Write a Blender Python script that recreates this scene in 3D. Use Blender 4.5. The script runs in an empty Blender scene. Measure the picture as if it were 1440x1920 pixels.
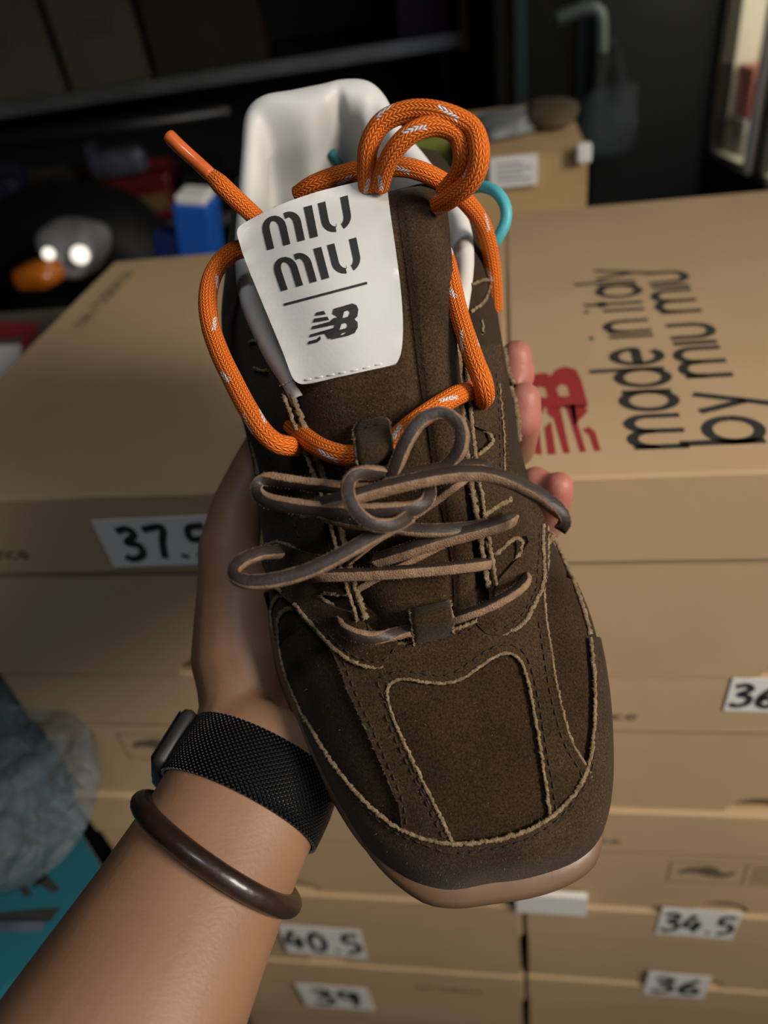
import bpy, bmesh, math, random
import numpy as np
from mathutils import Vector, Matrix, geometry
from mathutils.bvhtree import BVHTree
random.seed(7)
rng = np.random.default_rng(7)
S = bpy.context.scene
COL = S.collection

# ------------------------------------------------------------------ camera
F = 1442.0                                    # focal length for a 1440 px wide frame
def nz(a):
    a = np.array(a, float); return a / np.linalg.norm(a)
DV = nz([210, -1180, F])                      # world +Y (depth of the boxes) seen from the camera (x right, y down, z forward)
VV = nz([291, 1814, F]); VV = nz(VV - DV * (DV @ VV))   # world -Z
RV = nz(np.cross(VV, DV)); RV = RV if RV[0] > 0 else -RV # world +X
BH = 0.15                                     # height of one shoe box
TOPZ = 6 * BH                                 # top of the stacks
CAMZ = TOPZ + 1.49 * BH
def cw(p):                                    # camera coordinates -> world
    p = np.asarray(p, float)
    return np.stack([p @ RV, p @ DV, CAMZ - p @ VV], -1)
def cdir(p):
    p = np.asarray(p, float)
    return np.stack([p @ RV, p @ DV, -(p @ VV)], -1)
cam_d = bpy.data.cameras.new('camera'); cam = bpy.data.objects.new('camera', cam_d); COL.objects.link(cam)
ex, ey, ez = cdir([1, 0, 0]), cdir([0, -1, 0]), cdir([0, 0, -1])
cam.matrix_world = Matrix(((ex[0], ey[0], ez[0], 0), (ex[1], ey[1], ez[1], 0), (ex[2], ey[2], ez[2], CAMZ), (0, 0, 0, 1)))
cam_d.sensor_fit = 'HORIZONTAL'; cam_d.lens = 6.8; cam_d.sensor_width = 6.8 * 1440 / F
cam_d.clip_start = 0.01
cam_d.dof.use_dof = True; cam_d.dof.focus_distance = 0.236; cam_d.dof.aperture_fstop = 1.9
S.camera = cam

# ------------------------------------------------------------------ light
w = bpy.data.worlds.new('world'); S.world = w; w.use_nodes = True
w.node_tree.nodes['Background'].inputs[0].default_value = (0.75, 0.85, 1.0, 1)
w.node_tree.nodes['Background'].inputs[1].default_value = 0.34
def area(name, loc, aim, size, power, color, size_y=None):
    l = bpy.data.lights.new(name, 'AREA'); l.size = size; l.energy = power; l.color = color
    if size_y: l.shape = 'RECTANGLE'; l.size_y = size_y
    o = bpy.data.objects.new(name, l); COL.objects.link(o); o.location = loc
    o.rotation_euler = (Vector(aim) - Vector(loc)).to_track_quat('-Z', 'Y').to_euler()
    return o
kl = area('side_lamp', (1.10, -0.26, 1.54), (0.10, 0.22, 0.80), 0.5, 4.9, (1.0, 0.91, 0.79)); kl.data.spread = math.radians(72)
area('ceiling_strip_lamp', (0.12, -0.30, 2.45), (-0.02, 0.25, 0.95), 0.5, 0.8, (0.88, 0.93, 1.0), 0.15).data.spread = math.radians(70)
S.view_settings.view_transform = 'Standard'; S.view_settings.look = 'None'
S.view_settings.gamma = 1.0; S.view_settings.use_curve_mapping = False
S.view_settings.exposure = 0.0

# ------------------------------------------------------------------ helpers
def ray(u, v): return np.array([(u - 720) / F, (v - 960) / F, 1.0])
def cpx(u, v, z): return ray(u, v) * z                       # camera coords at depth z
def wz(u, v, z): return cw(cpx(u, v, z))                     # world at depth z
def on_z(u, v, Z):                                           # world point on the horizontal plane Z
    q = ray(u, v); return cw(q * ((CAMZ - Z) / (q @ VV)))
def on_y(u, v, Y):
    q = ray(u, v); return cw(q * (Y / (q @ DV)))
def catmull(P, per=8, closed=False):
    P = np.asarray(P, float); n = len(P); out = []
    segs = n if closed else n - 1
    for i in range(segs):
        if closed: a, b, c, d = P[i-1], P[i], P[(i+1) % n], P[(i+2) % n]
        else:
            b, c = P[i], P[i+1]
            a = P[i-1] if i > 0 else 2*b - c
            d = P[i+2] if i + 2 < n else 2*c - b
        for k in range(per):
            t = k / per
            out.append(0.5*((2*b) + (c-a)*t + (2*a-5*b+4*c-d)*t*t + (3*b-a-3*c+d)*t**3))
    if not closed: out.append(P[-1])
    return np.array(out)
def resample(P, step):
    P = np.asarray(P, float); L = np.r_[0, np.cumsum(np.linalg.norm(np.diff(P[:, :3], axis=0), axis=1))]
    n = max(2, int(round(L[-1] / step)) + 1); t = np.linspace(0, L[-1], n)
    return np.stack([np.interp(t, L, P[:, k]) for k in range(P.shape[1])], -1)

def world_origin(o):
    v = Vector((0, 0, 0))
    while o is not None: v += o.location; o = o.parent
    return v
def obj(name, verts, faces, mats, parent=None, smooth=True, mi=None, uv=None, loc=None):
    """verts are world coordinates; the mesh is stored relative to its parent (or to loc)"""
    base = world_origin(parent) if parent is not None else Vector(loc if loc is not None else (0, 0, 0))
    bv = np.array(base)
    me = bpy.data.meshes.new(name)
    me.from_pydata([tuple(np.asarray(p) - bv) for p in verts], [], [tuple(f) for f in faces])
    if not isinstance(mats, (list, tuple)): mats = [mats]
    for m in mats: me.materials.append(m)
    if mi is not None: me.polygons.foreach_set('material_index', mi)
    if uv is not None:
        l = me.uv_layers.new(name='uv')
        for lp in me.loops: l.data[lp.index].uv = uv[lp.vertex_index]
    me.polygons.foreach_set('use_smooth', [smooth] * len(me.polygons))
    me.update()
    o = bpy.data.objects.new(name, me); COL.objects.link(o)
    if parent is not None: o.parent = parent
    elif loc is not None: o.location = loc
    return o
def thing(name, label, cat, loc, group=None):
    o = bpy.data.objects.new(name, None); COL.objects.link(o); o.location = loc
    o.empty_display_size = 0.02
    o['label'] = label; o['category'] = cat
    if group: o['group'] = group
    return o
def tag(o, label, cat, group=None):
    o['label'] = label; o['category'] = cat
    if group: o['group'] = group
    return o
class MB:
    """collects boxes and other shapes into one mesh"""
    def __init__(s): s.v = []; s.f = []; s.m = []
    def add(s, verts, faces, m=0):
        n = len(s.v); s.v += [tuple(p) for p in verts]; s.f += [tuple(i + n for i in f) for f in faces]; s.m += [m] * len(faces)
    def box(s, lo, hi, m=0, bev=0.0, rot=None, c=None):
        lo, hi = np.array(lo, float), np.array(hi, float)
        if bev <= 0:
            V = [(x, y, z) for x in (lo[0], hi[0]) for y in (lo[1], hi[1]) for z in (lo[2], hi[2])]
            Fc = [(0, 1, 3, 2), (4, 6, 7, 5), (0, 4, 5, 1), (2, 3, 7, 6), (0, 2, 6, 4), (1, 5, 7, 3)]
        else:
            bm = bmesh.new(); bmesh.ops.create_cube(bm, size=1)
            for q in bm.verts: q.co = Vector((lo + hi) / 2) + Vector(np.array(q.co) * (hi - lo))
            bmesh.ops.bevel(bm, geom=list(bm.edges), offset=bev, segments=2, affect='EDGES', profile=0.5)
            bm.verts.index_update(); V = [tuple(q.co) for q in bm.verts]; Fc = [[q.index for q in f.verts] for f in bm.faces]; bm.free()
        if rot is not None:
            c0 = np.array(c if c is not None else (lo + hi) / 2, float)
            V = [np.array(rot @ Vector(np.array(p) - c0)) + c0 for p in V]
        s.add(V, Fc, m)
    def build(s, name, mats, parent=None, smooth=False, loc=None):
        return obj(name, s.v, s.f, mats, parent, smooth, s.m, loc=loc)
def fix_normals(o):
    bm = bmesh.new(); bm.from_mesh(o.data); bmesh.ops.recalc_face_normals(bm, faces=bm.faces); bm.to_mesh(o.data); bm.free(); return o
def loft(rows, closed_u=False, closed_v=False):
    rows = np.asarray(rows); n, k = rows.shape[:2]
    V = rows.reshape(-1, 3); Fc = []
    for i in range(n if closed_u else n - 1):
        for j in range(k if closed_v else k - 1):
            a, b = i * k + j, i * k + (j + 1) % k
            c, d = ((i + 1) % n) * k + (j + 1) % k, ((i + 1) % n) * k + j
            Fc.append((a, b, c, d))
    return V, Fc
def frames(P, up):
    P = np.asarray(P); T = np.gradient(P, axis=0); T /= np.linalg.norm(T, axis=1)[:, None] + 1e-12
    U = np.broadcast_to(np.asarray(up, float), P.shape); Sd = np.cross(T, U)
    Sd /= np.linalg.norm(Sd, axis=1)[:, None] + 1e-12
    N = np.cross(Sd, T); return T, Sd, N
def ptframes(P, up):
    """parallel transported frames"""
    P = np.asarray(P); T = np.gradient(P, axis=0); T /= np.linalg.norm(T, axis=1)[:, None] + 1e-12
    n = np.asarray(up, float) - T[0] * (T[0] @ up); n /= np.linalg.norm(n); Ns = [n]
    for i in range(1, len(P)):
        n = Ns[-1] - T[i] * (T[i] @ Ns[-1]); n /= np.linalg.norm(n) + 1e-12; Ns.append(n)
    N = np.array(Ns); return T, np.cross(T, N), N
def tube(P, r, seg=12, up=(0, 0, 1), caps=True):
    P = np.asarray(P, float); r = np.broadcast_to(np.asarray(r, float), (len(P),))
    T, Sd, N = ptframes(P, np.asarray(up, float))
    a = np.linspace(0, 2 * np.pi, seg, endpoint=False)
    rows = P[:, None] + r[:, None, None] * (np.cos(a)[None, :, None] * Sd[:, None] + np.sin(a)[None, :, None] * N[:, None])
    V, Fc = loft(rows, closed_v=True); V = list(V)
    if caps:
        for e, sg in ((0, -1), (len(P) - 1, 1)):
            V.append(P[e] + T[e] * r[e] * 0.5 * sg); c = len(V) - 1
            for j in range(seg):
                q = (e * seg + j, e * seg + (j + 1) % seg)
                Fc.append((c, q[0], q[1]) if sg > 0 else (c, q[1], q[0]))
    return np.array(V), Fc
def inpoly(p, poly):
    x, y = p; c = False; n = len(poly); j = n - 1
    for i in range(n):
        xi, yi = poly[i][0], poly[i][1]; xj, yj = poly[j][0], poly[j][1]
        if (yi > y) != (yj > y) and x < (xj - xi) * (y - yi) / (yj - yi) + xi: c = not c
        j = i
    return c

# ------------------------------------------------------------------ materials
def mat(name, col, rough=0.6, metal=0.0, var=0.0, vscale=20, bump=0.0, bscale=200, sheen=0.0, spec=0.5, trans=0.0, emit=None, estr=0.0, col2=None, sss=0.0, alpha=1.0, coat=0.0, detail=4, bdist=0.001):
    m = bpy.data.materials.new(name); m.use_nodes = True; nt = m.node_tree; b = nt.nodes['Principled BSDF']
    b.inputs['Base Color'].default_value = (*col, 1); b.inputs['Roughness'].default_value = rough
    b.inputs['Metallic'].default_value = metal; b.inputs['Specular IOR Level'].default_value = spec
    if sheen: b.inputs['Sheen Weight'].default_value = sheen; b.inputs['Sheen Roughness'].default_value = 0.5
    if trans: b.inputs['Transmission Weight'].default_value = trans
    if coat: b.inputs['Coat Weight'].default_value = coat
    if alpha < 1: b.inputs['Alpha'].default_value = alpha
    if sss:
        b.inputs['Subsurface Weight'].default_value = sss; b.inputs['Subsurface Radius'].default_value = (1, 0.35, 0.2); b.inputs['Subsurface Scale'].default_value = 0.004
    if emit: b.inputs['Emission Color'].default_value = (*emit, 1); b.inputs['Emission Strength'].default_value = estr
    tc = nt.nodes.new('ShaderNodeTexCoord')
    if var or col2:
        n = nt.nodes.new('ShaderNodeTexNoise'); n.inputs['Scale'].default_value = vscale; n.inputs['Detail'].default_value = detail
        nt.links.new(tc.outputs['Object'], n.inputs['Vector'])
        r = nt.nodes.new('ShaderNodeValToRGB'); r.color_ramp.elements[0].position = 0.3; r.color_ramp.elements[1].position = 0.7
        c2 = col2 if col2 else tuple(min(1, c * (1 + var)) for c in col); c1 = col if col2 else tuple(c * (1 - var) for c in col)
        r.color_ramp.elements[0].color = (*c1, 1); r.color_ramp.elements[1].color = (*c2, 1)
        nt.links.new(n.outputs['Fac'], r.inputs['Fac']); nt.links.new(r.outputs['Color'], b.inputs['Base Color'])
    if bump:
        n2 = nt.nodes.new('ShaderNodeTexNoise'); n2.inputs['Scale'].default_value = bscale; n2.inputs['Detail'].default_value = 5
        nt.links.new(tc.outputs['Object'], n2.inputs['Vector'])
        bp = nt.nodes.new('ShaderNodeBump'); bp.inputs['Strength'].default_value = bump; bp.inputs['Distance'].default_value = bdist
        nt.links.new(n2.outputs['Fac'], bp.inputs['Height']); nt.links.new(bp.outputs['Normal'], b.inputs['Normal'])
    return m
M = {}
M['card'] = mat('cardboard', (0.42, 0.29, 0.165), 0.85, var=0.06, vscale=9, bump=0.15, bscale=60, spec=0.2)
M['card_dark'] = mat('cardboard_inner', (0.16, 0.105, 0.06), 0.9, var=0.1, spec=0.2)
M['print'] = mat('black_print', (0.018, 0.016, 0.015), 0.7)
M['print_soft'] = mat('faded_black_print', (0.10, 0.07, 0.045), 0.8)
M['redprint'] = mat('red_print', (0.27, 0.018, 0.018), 0.7)
M['sticker'] = mat('white_sticker', (0.68, 0.66, 0.62), 0.6, var=0.03)
M['suede'] = mat('brown_suede', (0.030, 0.0165, 0.0075), 0.95, col2=(0.052, 0.030, 0.0142), vscale=55, detail=8, bump=0.55, bscale=1800, sheen=0.06, spec=0.10, bdist=0.0006)
M['suede_dark'] = mat('dark_brown_suede', (0.024, 0.0135, 0.006), 0.95, col2=(0.038, 0.0215, 0.0102), vscale=60, detail=8, bump=0.55, bscale=1800, sheen=0.05, spec=0.08, bdist=0.0006)
for key in ('suede', 'suede_dark'):
    nt_ = M[key].node_tree; bs_ = nt_.nodes['Principled BSDF']; src = bs_.inputs['Base Color'].links[0].from_socket
    tc_n = nt_.nodes.new('ShaderNodeTexCoord'); nn = nt_.nodes.new('ShaderNodeTexNoise'); nn.inputs['Scale'].default_value = 1500; nn.inputs['Detail'].default_value = 3
    nt_.links.new(tc_n.outputs['Object'], nn.inputs['Vector'])
    rr_ = nt_.nodes.new('ShaderNodeMapRange'); rr_.inputs[1].default_value = .32; rr_.inputs[2].default_value = .70; rr_.inputs[3].default_value = .42; rr_.inputs[4].default_value = 1.38
    nt_.links.new(nn.outputs['Fac'], rr_.inputs[0]); mu = nt_.nodes.new('ShaderNodeMix'); mu.data_type = 'RGBA'; mu.blend_type = 'MULTIPLY'; mu.inputs[0].default_value = 1
    nt_.links.new(src, mu.inputs[6]); nt_.links.new(rr_.outputs[0], mu.inputs[7]); nt_.links.new(mu.outputs[2], bs_.inputs['Base Color'])
M['raw'] = mat('raw_suede_edge', (0.15, 0.10, 0.055), 0.95, col2=(0.32, 0.235, 0.14), vscale=500, bump=0.8, bscale=2500, spec=0.1)
M['thread'] = mat('dark_thread', (0.02, 0.012, 0.007), 0.8)
M['white_leather'] = mat('white_leather', (0.60, 0.585, 0.56), 0.5, var=0.02, bump=0.10, bscale=900, spec=0.35, bdist=0.0005)
M['white_thread'] = mat('white_thread', (0.62, 0.60, 0.58), 0.7)
M['gum'] = mat('gum_rubber', (0.145, 0.085, 0.048), 0.45, var=0.08, vscale=40, bump=0.1, bscale=300)
M['teal'] = mat('teal_cord', (0.06, 0.36, 0.40), 0.5, bump=0.1, bscale=1500)
M['lace_dark'] = mat('dark_leather_lace', (0.036, 0.026, 0.0215), 0.45, var=0.15, vscale=300, bump=0.35, bscale=1400, spec=0.35, bdist=0.0005)
M['lace_tan'] = mat('tan_suede_lace', (0.21, 0.125, 0.075), 0.95, col2=(0.33, 0.21, 0.13), vscale=350, bump=0.8, bscale=2200, spec=0.1)
M['black_plastic'] = mat('black_plastic', (0.012, 0.012, 0.013), 0.35, bump=0.05, bscale=50)

# ------------------------------------------------------------------ the room
def struct(o): o['kind'] = 'structure'; return o
def slab(name, lo, hi, m):
    b = MB(); b.box(lo, hi); return struct(b.build(name, m))
M['floor'] = mat('concrete_floor', (0.10, 0.095, 0.09), 0.8, var=0.25, vscale=3, bump=0.2, bscale=20)
M['wall'] = mat('dark_wall', (0.035, 0.04, 0.042), 0.8, var=0.1, vscale=4, bump=0.1, bscale=40)
M['ceil'] = mat('dark_ceiling', (0.06, 0.06, 0.06), 0.9, var=0.1, vscale=4)
slab('floor', (-2.2, -1.6, -0.05), (2.4, 3.2, 0.0), M['floor'])
slab('ceiling', (-2.2, -1.6, 2.7), (2.4, 3.2, 2.75), M['ceil'])
slab('wall_back', (-2.2, 3.15, 0), (2.4, 3.2, 2.7), M['wall'])
slab('wall_left', (-2.25, -1.6, 0), (-2.2, 3.2, 2.7), M['wall'])
slab('fill_blocking_wall', (-2.2, -1.65, 0), (.25, -1.6, 2.7), M['wall'])  # unseen wall added to keep fill light off the left side
slab('wall_right', (2.4, -1.6, 0), (2.45, 3.2, 2.7), M['wall'])

# ------------------------------------------------------------------ print: stroke letters and the emblem
def arc(cx, cy, r, a0, a1, n=14):
    return [(cx + r * math.cos(math.radians(a0 + (a1 - a0) * i / n)), cy + r * math.sin(math.radians(a0 + (a1 - a0) * i / n))) for i in range(n + 1)]
GL = {   # strokes in x-height units, advance width
 'm': ([[(0, 0), (0, 1)], [(0, .55)] + arc(.38, .62, .38, 180, 0) + [(.76, 0)], [(.76, .55)] + arc(1.14, .62, .38, 180, 0) + [(1.52, 0)]], 1.52),
 'n': ([[(0, 0), (0, 1)], [(0, .55)] + arc(.40, .60, .40, 180, 0) + [(.80, 0)]], .80),
 'a': ([arc(.5, .5, .5, 0, 360, 26), [(1, 0), (1, 1)]], 1.0),
 'd': ([arc(.5, .5, .5, 0, 360, 26), [(1, 0), (1, 1.6)]], 1.0),
 'b': ([arc(.5, .5, .5, 0, 360, 26), [(0, 0), (0, 1.6)]], 1.0),
 'e': ([[(0.02, .5), (1, .5)] + arc(.5, .5, .5, 0, 315, 22)], 1.0),
 'c': ([arc(.5, .5, .5, 45, 315, 20)], .86),
 'i': ([[(0, 0), (0, 1)], [(-.01, 1.36), (.01, 1.46)]], .0),
 'I': ([[(0, 0), (0, 1)]], .0),
 't': ([[(.2, 0), (.2, 1.45)], [(-.02, 1), (.42, 1)]], .42),
 'l': ([[(0, 0), (0, 1.6)]], .0),
 'y': ([[(0, 1), (.42, .0)], [(.84, 1), (.22, -.5)]], .84),
 'u': ([[(0, 1), (0, .42)] + arc(.40, .40, .40, 180, 360) + [(.80, 1)]], .80),
 'w': ([[(0, 1), (.3, 0), (.6, .9), (.9, 0), (1.2, 1)]], 1.2),
}
def stroke_mesh(strokes, wd, fmap, b, m=0):
    """strokes in 2-D become flat ribbons placed by fmap(x, y)"""
    for st in strokes:
        P = np.array(st, float)
        T = np.gradient(P, axis=0); T /= np.linalg.norm(T, axis=1)[:, None] + 1e-9
        N = np.stack([-T[:, 1], T[:, 0]], -1) * wd / 2
        V = [fmap(*q) for pr in zip(P + N, P - N) for q in pr]
        b.add(V, [(2*i, 2*i+1, 2*i+3, 2*i+2) for i in range(len(P) - 1)], m)
def text_strokes(txt, gap=.34, space=.55):
    x = 0; out = []
    for ch in txt:
        if ch == ' ': x += space; continue
        st, adv = GL[ch]
        out += [[(px + x, py) for px, py in s] for s in st]; x += adv + gap
    return out, x - gap
NB_RAW = [
 [[(763, 660), (822, 646), (838, 672), (755, 684)]],
 [[(749, 706), (850, 690), (866, 716), (742, 736)]],
 [[(738, 764), (870, 728), (900, 700), (922, 698), (914, 752), (731, 788)]],
 [[(724, 826), (900, 776), (912, 764), (906, 812), (838, 818), (720, 848)]],
 [[(714, 878), (774, 862), (800, 838), (806, 862), (780, 886), (708, 902)]],
 [[(824, 806), (906, 790), (890, 850), (862, 863)]],
 [[(897, 630), (1040, 588), (1072, 600), (1087, 635), (1078, 690), (1056, 712), (1080, 735), (1081, 775), (1056, 820), (1000, 842), (880, 866), (900, 780), (926, 690), (888, 668)],
  [(978, 652), (1010, 641), (1023, 658), (1010, 690), (966, 702)],
  [(958, 748), (992, 738), (1006, 755), (995, 780), (944, 792)]],
]
_A = np.linalg.inv(np.array([[360, 60], [-92, -246]], float))
NB = [[[tuple(_A @ (np.array(p, float) - (708, 902))) for p in lp] for lp in g] for g in NB_RAW]
def polys_mesh(groups, fmap, b, m=0):
    for g in groups:
        loops = [[Vector((x, y, 0)) for x, y in lp] for lp in g]
        tr = geometry.tessellate_polygon(loops); flat = [p for lp in g for p in lp]
        b.add([fmap(*p) for p in flat], tr, m)
# stencil letters of the tongue label, unit square for a whole "miu"
def ring_part(cx, cy, rx, ry, a0, a1, th, n=10):
    o = [(cx + rx * math.cos(math.radians(a0 + (a1-a0)*i/n)), cy + ry * math.sin(math.radians(a0 + (a1-a0)*i/n))) for i in range(n+1)]
    q = [(cx + (rx-th) * math.cos(math.radians(a0 + (a1-a0)*i/n)), cy + (ry-th*1.9) * math.sin(math.radians(a0 + (a1-a0)*i/n))) for i in range(n+1)]
    return o, q
def miu_groups():
    g = []
    o, q = ring_part(.135, .60, .135, .40, 180, 0, .082)
    g.append([[(0, 0)] + o + [(.27, 0), (.188, 0)] + q[::-1] + [(.082, 0)]])
    # second arch of the m: starts at a cut next to the first arch
    o, q = ring_part(.305, .60, .135, .40, 105, 0, .085)
    g.append([o + [(.44, 0), (.355, 0)] + [(.355, .55)] + q[::-1][1:-3] + [(.275, .80)]])
    g.append([[(.50, 0), (.592, 0), (.592, 1), (.50, 1)]])
    o, q = ring_part(.83, .40, .17, .42, 180, 262, .085)
    g.append([[(.66, 1)] + o + [(.805, .10), (.825, .26)] + q[::-1] + [(.745, 1)]])
    o, q = ring_part(.83, .40, .17, .42, 360, 292, .085)
    g.append([[(1, 1)] + o + [(.87, .22)] + q[::-1][1:] + [(.915, 1)]])
    return g
MIU = miu_groups()
DG = {   # handwritten figures, unit height
 '3': [[(.05, .92), (.35, 1), (.5, .8), (.2, .55), (.5, .45), (.5, .15), (.2, 0), (0, .1)]],
 '7': [[(0, .95), (.55, 1), (.4, .5), (.3, 0)]],
 '9': [[(.5, .9), (.15, .95), (.05, .65), (.3, .5), (.52, .9), (.48, .4), (.4, 0)]],
 '5': [[(.55, 1), (.15, .95), (.1, .6), (.45, .55), (.5, .2), (.1, 0)]],
 '6': [[(.45, 1), (.1, .5), (.08, .12), (.35, 0), (.5, .25), (.3, .45), (.08, .3)]],
 '4': [[(.3, 1), (0, .35), (.6, .42)], [(.42, .7), (.36, 0)]],
 '0': [[(.25, 1), (.03, .6), (.1, .05), (.4, .08), (.5, .6), (.25, 1)]],
 '.': [[(.08, .0), (.12, .1)]],
}
def hand_text(txt, gap=.22):
    x = 0; out = []
    for ch in txt:
        for s in DG[ch]:
            out.append([(a + x, c) for a, c in (catmull(s, 5) if len(s) > 2 else np.array(s))])
        x += (.12 if ch == '.' else .55) + gap
    return out, x - gap

# ------------------------------------------------------------------ shoe boxes
LIDH = 0.056
def shoe_box(x0, x1, y0, y1, z0, label, sticker=None, notch=True, text=None, icon=None, stick_ang=0.0):
    t = thing('shoe_box', label, 'shoe box', ((x0 + x1) / 2, (y0 + y1) / 2, z0), 'stacked cardboard shoe boxes')
    g = 0.0025; zt = z0 + BH - 0.0012
    # tray: four walls and a bottom, the front wall with a thumb notch at its foot
    b = MB(); a0, a1, c0, c1 = x0 + g, x1 - g, y0 + g, y1 - g; th = 0.003
    b.box((a0, c0 + th, z0), (a1, c1, z0 + th)); b.box((a0, c1 - th, z0), (a1, c1, zt - .003))
    b.box((a0, c0 + th, z0), (a0 + th, c1 - th, zt - .003)); b.box((a1 - th, c0 + th, z0), (a1, c1 - th, zt - .003))
    nx = x0 + (x1 - x0) * 0.45; nr = 0.021 if notch else 0.0
    out = [(a0, z0)]
    if notch: out += [(nx - nr * math.cos(k * math.pi / 12), z0 + 0.017 * math.sin(k * math.pi / 12)) for k in range(13)]
    out += [(a1, z0), (a1, zt - .003), (a0, zt - .003)]
    n = len(out); V = [(x, c0, z) for x, z in out] + [(x, c0 + th, z) for x, z in out]
    b.add(V, [tuple(range(n)), tuple(range(2*n - 1, n - 1, -1))] + [(i, i + n, (i + 1) % n + n, (i + 1) % n) for i in range(n)])
    fix_normals(b.build('tray', M['card'], t))
    if notch:
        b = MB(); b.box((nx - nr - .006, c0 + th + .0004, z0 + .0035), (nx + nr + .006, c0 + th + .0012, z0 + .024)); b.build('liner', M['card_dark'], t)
    b = MB(); b.box((x0, y0, zt - LIDH), (x1, y1, zt), bev=0.0018)
    lid = b.build('lid', M['card'], t)
    zf = zt - LIDH
    if text is not None:
        st, wd = text_strokes('new balance'); k = 0.0054
        b = MB(); stroke_mesh(st, .2, lambda x, y: (x0 + text + x * k, y0 - .0004, zf + 0.013 + y * k), b)
        b.build('lettering', M['print_soft'], lid)
    if icon is not None:
        b = MB(); zi = z0 + .048; xi = x0 + icon
        def bar(xa, xb, za, zb): b.add([(xa, c0 - .0004, za), (xb, c0 - .0004, za), (xb, c0 - .0004, zb), (xa, c0 - .0004, zb)], [(0, 1, 2, 3)])
        bar(xi, xi + .15, zi + .030, zi + .0306); bar(xi, xi + .15, zi - .0006, zi)
        bar(xi, xi + .0006, zi, zi + .03); bar(xi + .055, xi + .0556, zi, zi + .03); bar(xi + .15, xi + .1506, zi, zi + .03)
        cx, cz = xi + .028, zi + .016
        b.add([(cx + .021 * math.cos(q) , c0 - .0005, cz + .0045 * math.sin(q) + .003 * math.cos(3*q)) for q in np.linspace(0, 2*np.pi, 24, endpoint=False)], [tuple(range(24))])
        b.add([(cx + .009 * math.cos(q) , c0 - .0006, cz + .003 + .0065 * math.sin(q)) for q in np.linspace(0, 2*np.pi, 16, endpoint=False)], [tuple(range(16))])
        for r_ in range(5):
            for c_ in range(4): bar(xi + .06 + c_ * .022, xi + .06 + c_ * .022 + .016, zi + .004 + r_ * .005, zi + .0055 + r_ * .005)
        b.build('care_print', M['print_soft'], t)
    if sticker:
        txt, sx, sz, sw, sh = sticker
        ca, sa = math.cos(stick_ang), math.sin(stick_ang)
        def mp(x, y, o=0): return (sx + x * ca - y * sa, y0 - .0009 - o, sz + x * sa + y * ca)
        q = [(0, 0), (sw, 0.0), (sw, sh), (0, sh)]; V = [mp(*p) for p in q] + [mp(*p, -.0006) for p in q]
        s = obj('size_sticker', V, [(0, 1, 2, 3), (7, 6, 5, 4), (0, 4, 5, 1), (1, 5, 6, 2), (2, 6, 7, 3), (3, 7, 4, 0)], M['sticker'], lid, False)
        st, wd = hand_text(txt); k = sh * .62
        if wd * k > sw * .9: k = sw * .9 / wd
        b = MB(); stroke_mesh(st, .20, lambda x, y: mp(sw * .5 + (x - wd / 2) * k, sh * .5 + (y - .5) * sh * .64, .0004), b)
        s2 = b.build('handwriting', M['print'], lid)
    return t, lid
XL0, XS, XR1 = -0.352, -0.0005, 0.352
YF, YB = 0.300, 0.655
def face_pos(u, v, Y=YF): return on_y(u, v, Y)
def stick(txt, u0, v0, u1, v1):
    p = face_pos(u0, v1); q = face_pos(u1, v0); return (txt, p[0], p[2], q[0] - p[0], q[2] - p[2])
LN = ['topmost', 'second', 'third', 'fourth', 'fifth', 'lowest']
stL = [stick('37.5', 215, 968, 415, 1062), None, None, stick('40.5', 540, 1745, 670, 1788), stick('39', 575, 1858, 690, 1888)]
stR = [None, stick('36', 1360, 1286, 1480, 1346), None, stick('34.5', 1230, 1718, 1392, 1758), stick('36', 1206, 1838, 1334, 1870)]
labL = ['cardboard shoe box topmost in left stack, white sticker reading 37.5',
        'cardboard shoe box second from top of left stack, beside the watch',
        'cardboard shoe box third from top of left stack, behind bracelet wrist',
        'cardboard shoe box in left stack, tilted white sticker reading 40.5, below the bracelet',
        'cardboard shoe box lowest visible box of left stack, sticker reading 39']
labR = ['cardboard shoe box topmost in right stack, red emblem and black lettering on lid',
        'cardboard shoe box second in right stack, white sticker starting with 3 at right edge',
        'cardboard shoe box third in right stack, lettering and printed emblem, no size figures',
        'cardboard shoe box in right stack below the shoe toe, sticker reading 34.5',
        'cardboard shoe box lowest in right stack, resting on the yellow carton, sticker reading 36']
tops = {}
for i in range(5):
    z0 = TOPZ - (i + 1) * BH; j = (0, .004, -.003, .002, -.002)[i]
    tL, lidL = shoe_box(XL0 + j, XS - .0005 - abs(j) * .5, YF + abs(j), YB + abs(j), z0, labL[i], sticker=stL[i], text=(.012, None, None, None, .245)[i], icon=(None, .06, None, None, None)[i], stick_ang=(.02, 0, 0, -.03, .02)[i])
    tR, lidR = shoe_box(XS + .0005 + abs(j) * .5, XR1 + j, YF + .002 + abs(j), YB + .035, z0, labR[i], sticker=stR[i], text=(None, .004, .004, None, .27)[i], icon=(None, None, .11, None, None)[i], stick_ang=(0, -.03, 0, -.03, -.03)[i])
    if i == 0: tops['L'] = lidL; tops['R'] = lidR
    if i == 2:                       # small plain sticker half hidden behind the toe
        p, q = face_pos(968, 1708), face_pos(1102, 1682)
        b = MB(); b.box((p[0], YF - .0012, p[2]), (q[0], YF + .0035, q[2])); b.build('blank_sticker', M['sticker'], tR)
M['yellow'] = mat('yellow_card', (0.50, 0.30, 0.05), 0.7, var=0.08)
b = MB(); b.box((XL0, YF + .03, 0), (-.012, YB, BH - .0015), bev=.002)
tag(b.build('carton', M['card'], None, loc=(-.18, .48, 0)), 'plain brown carton at the foot of the left stack', 'carton')
b = MB(); b.box((.0, YF - .008, 0), (.36, YB + .03, BH - .0015), bev=.002)
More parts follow.
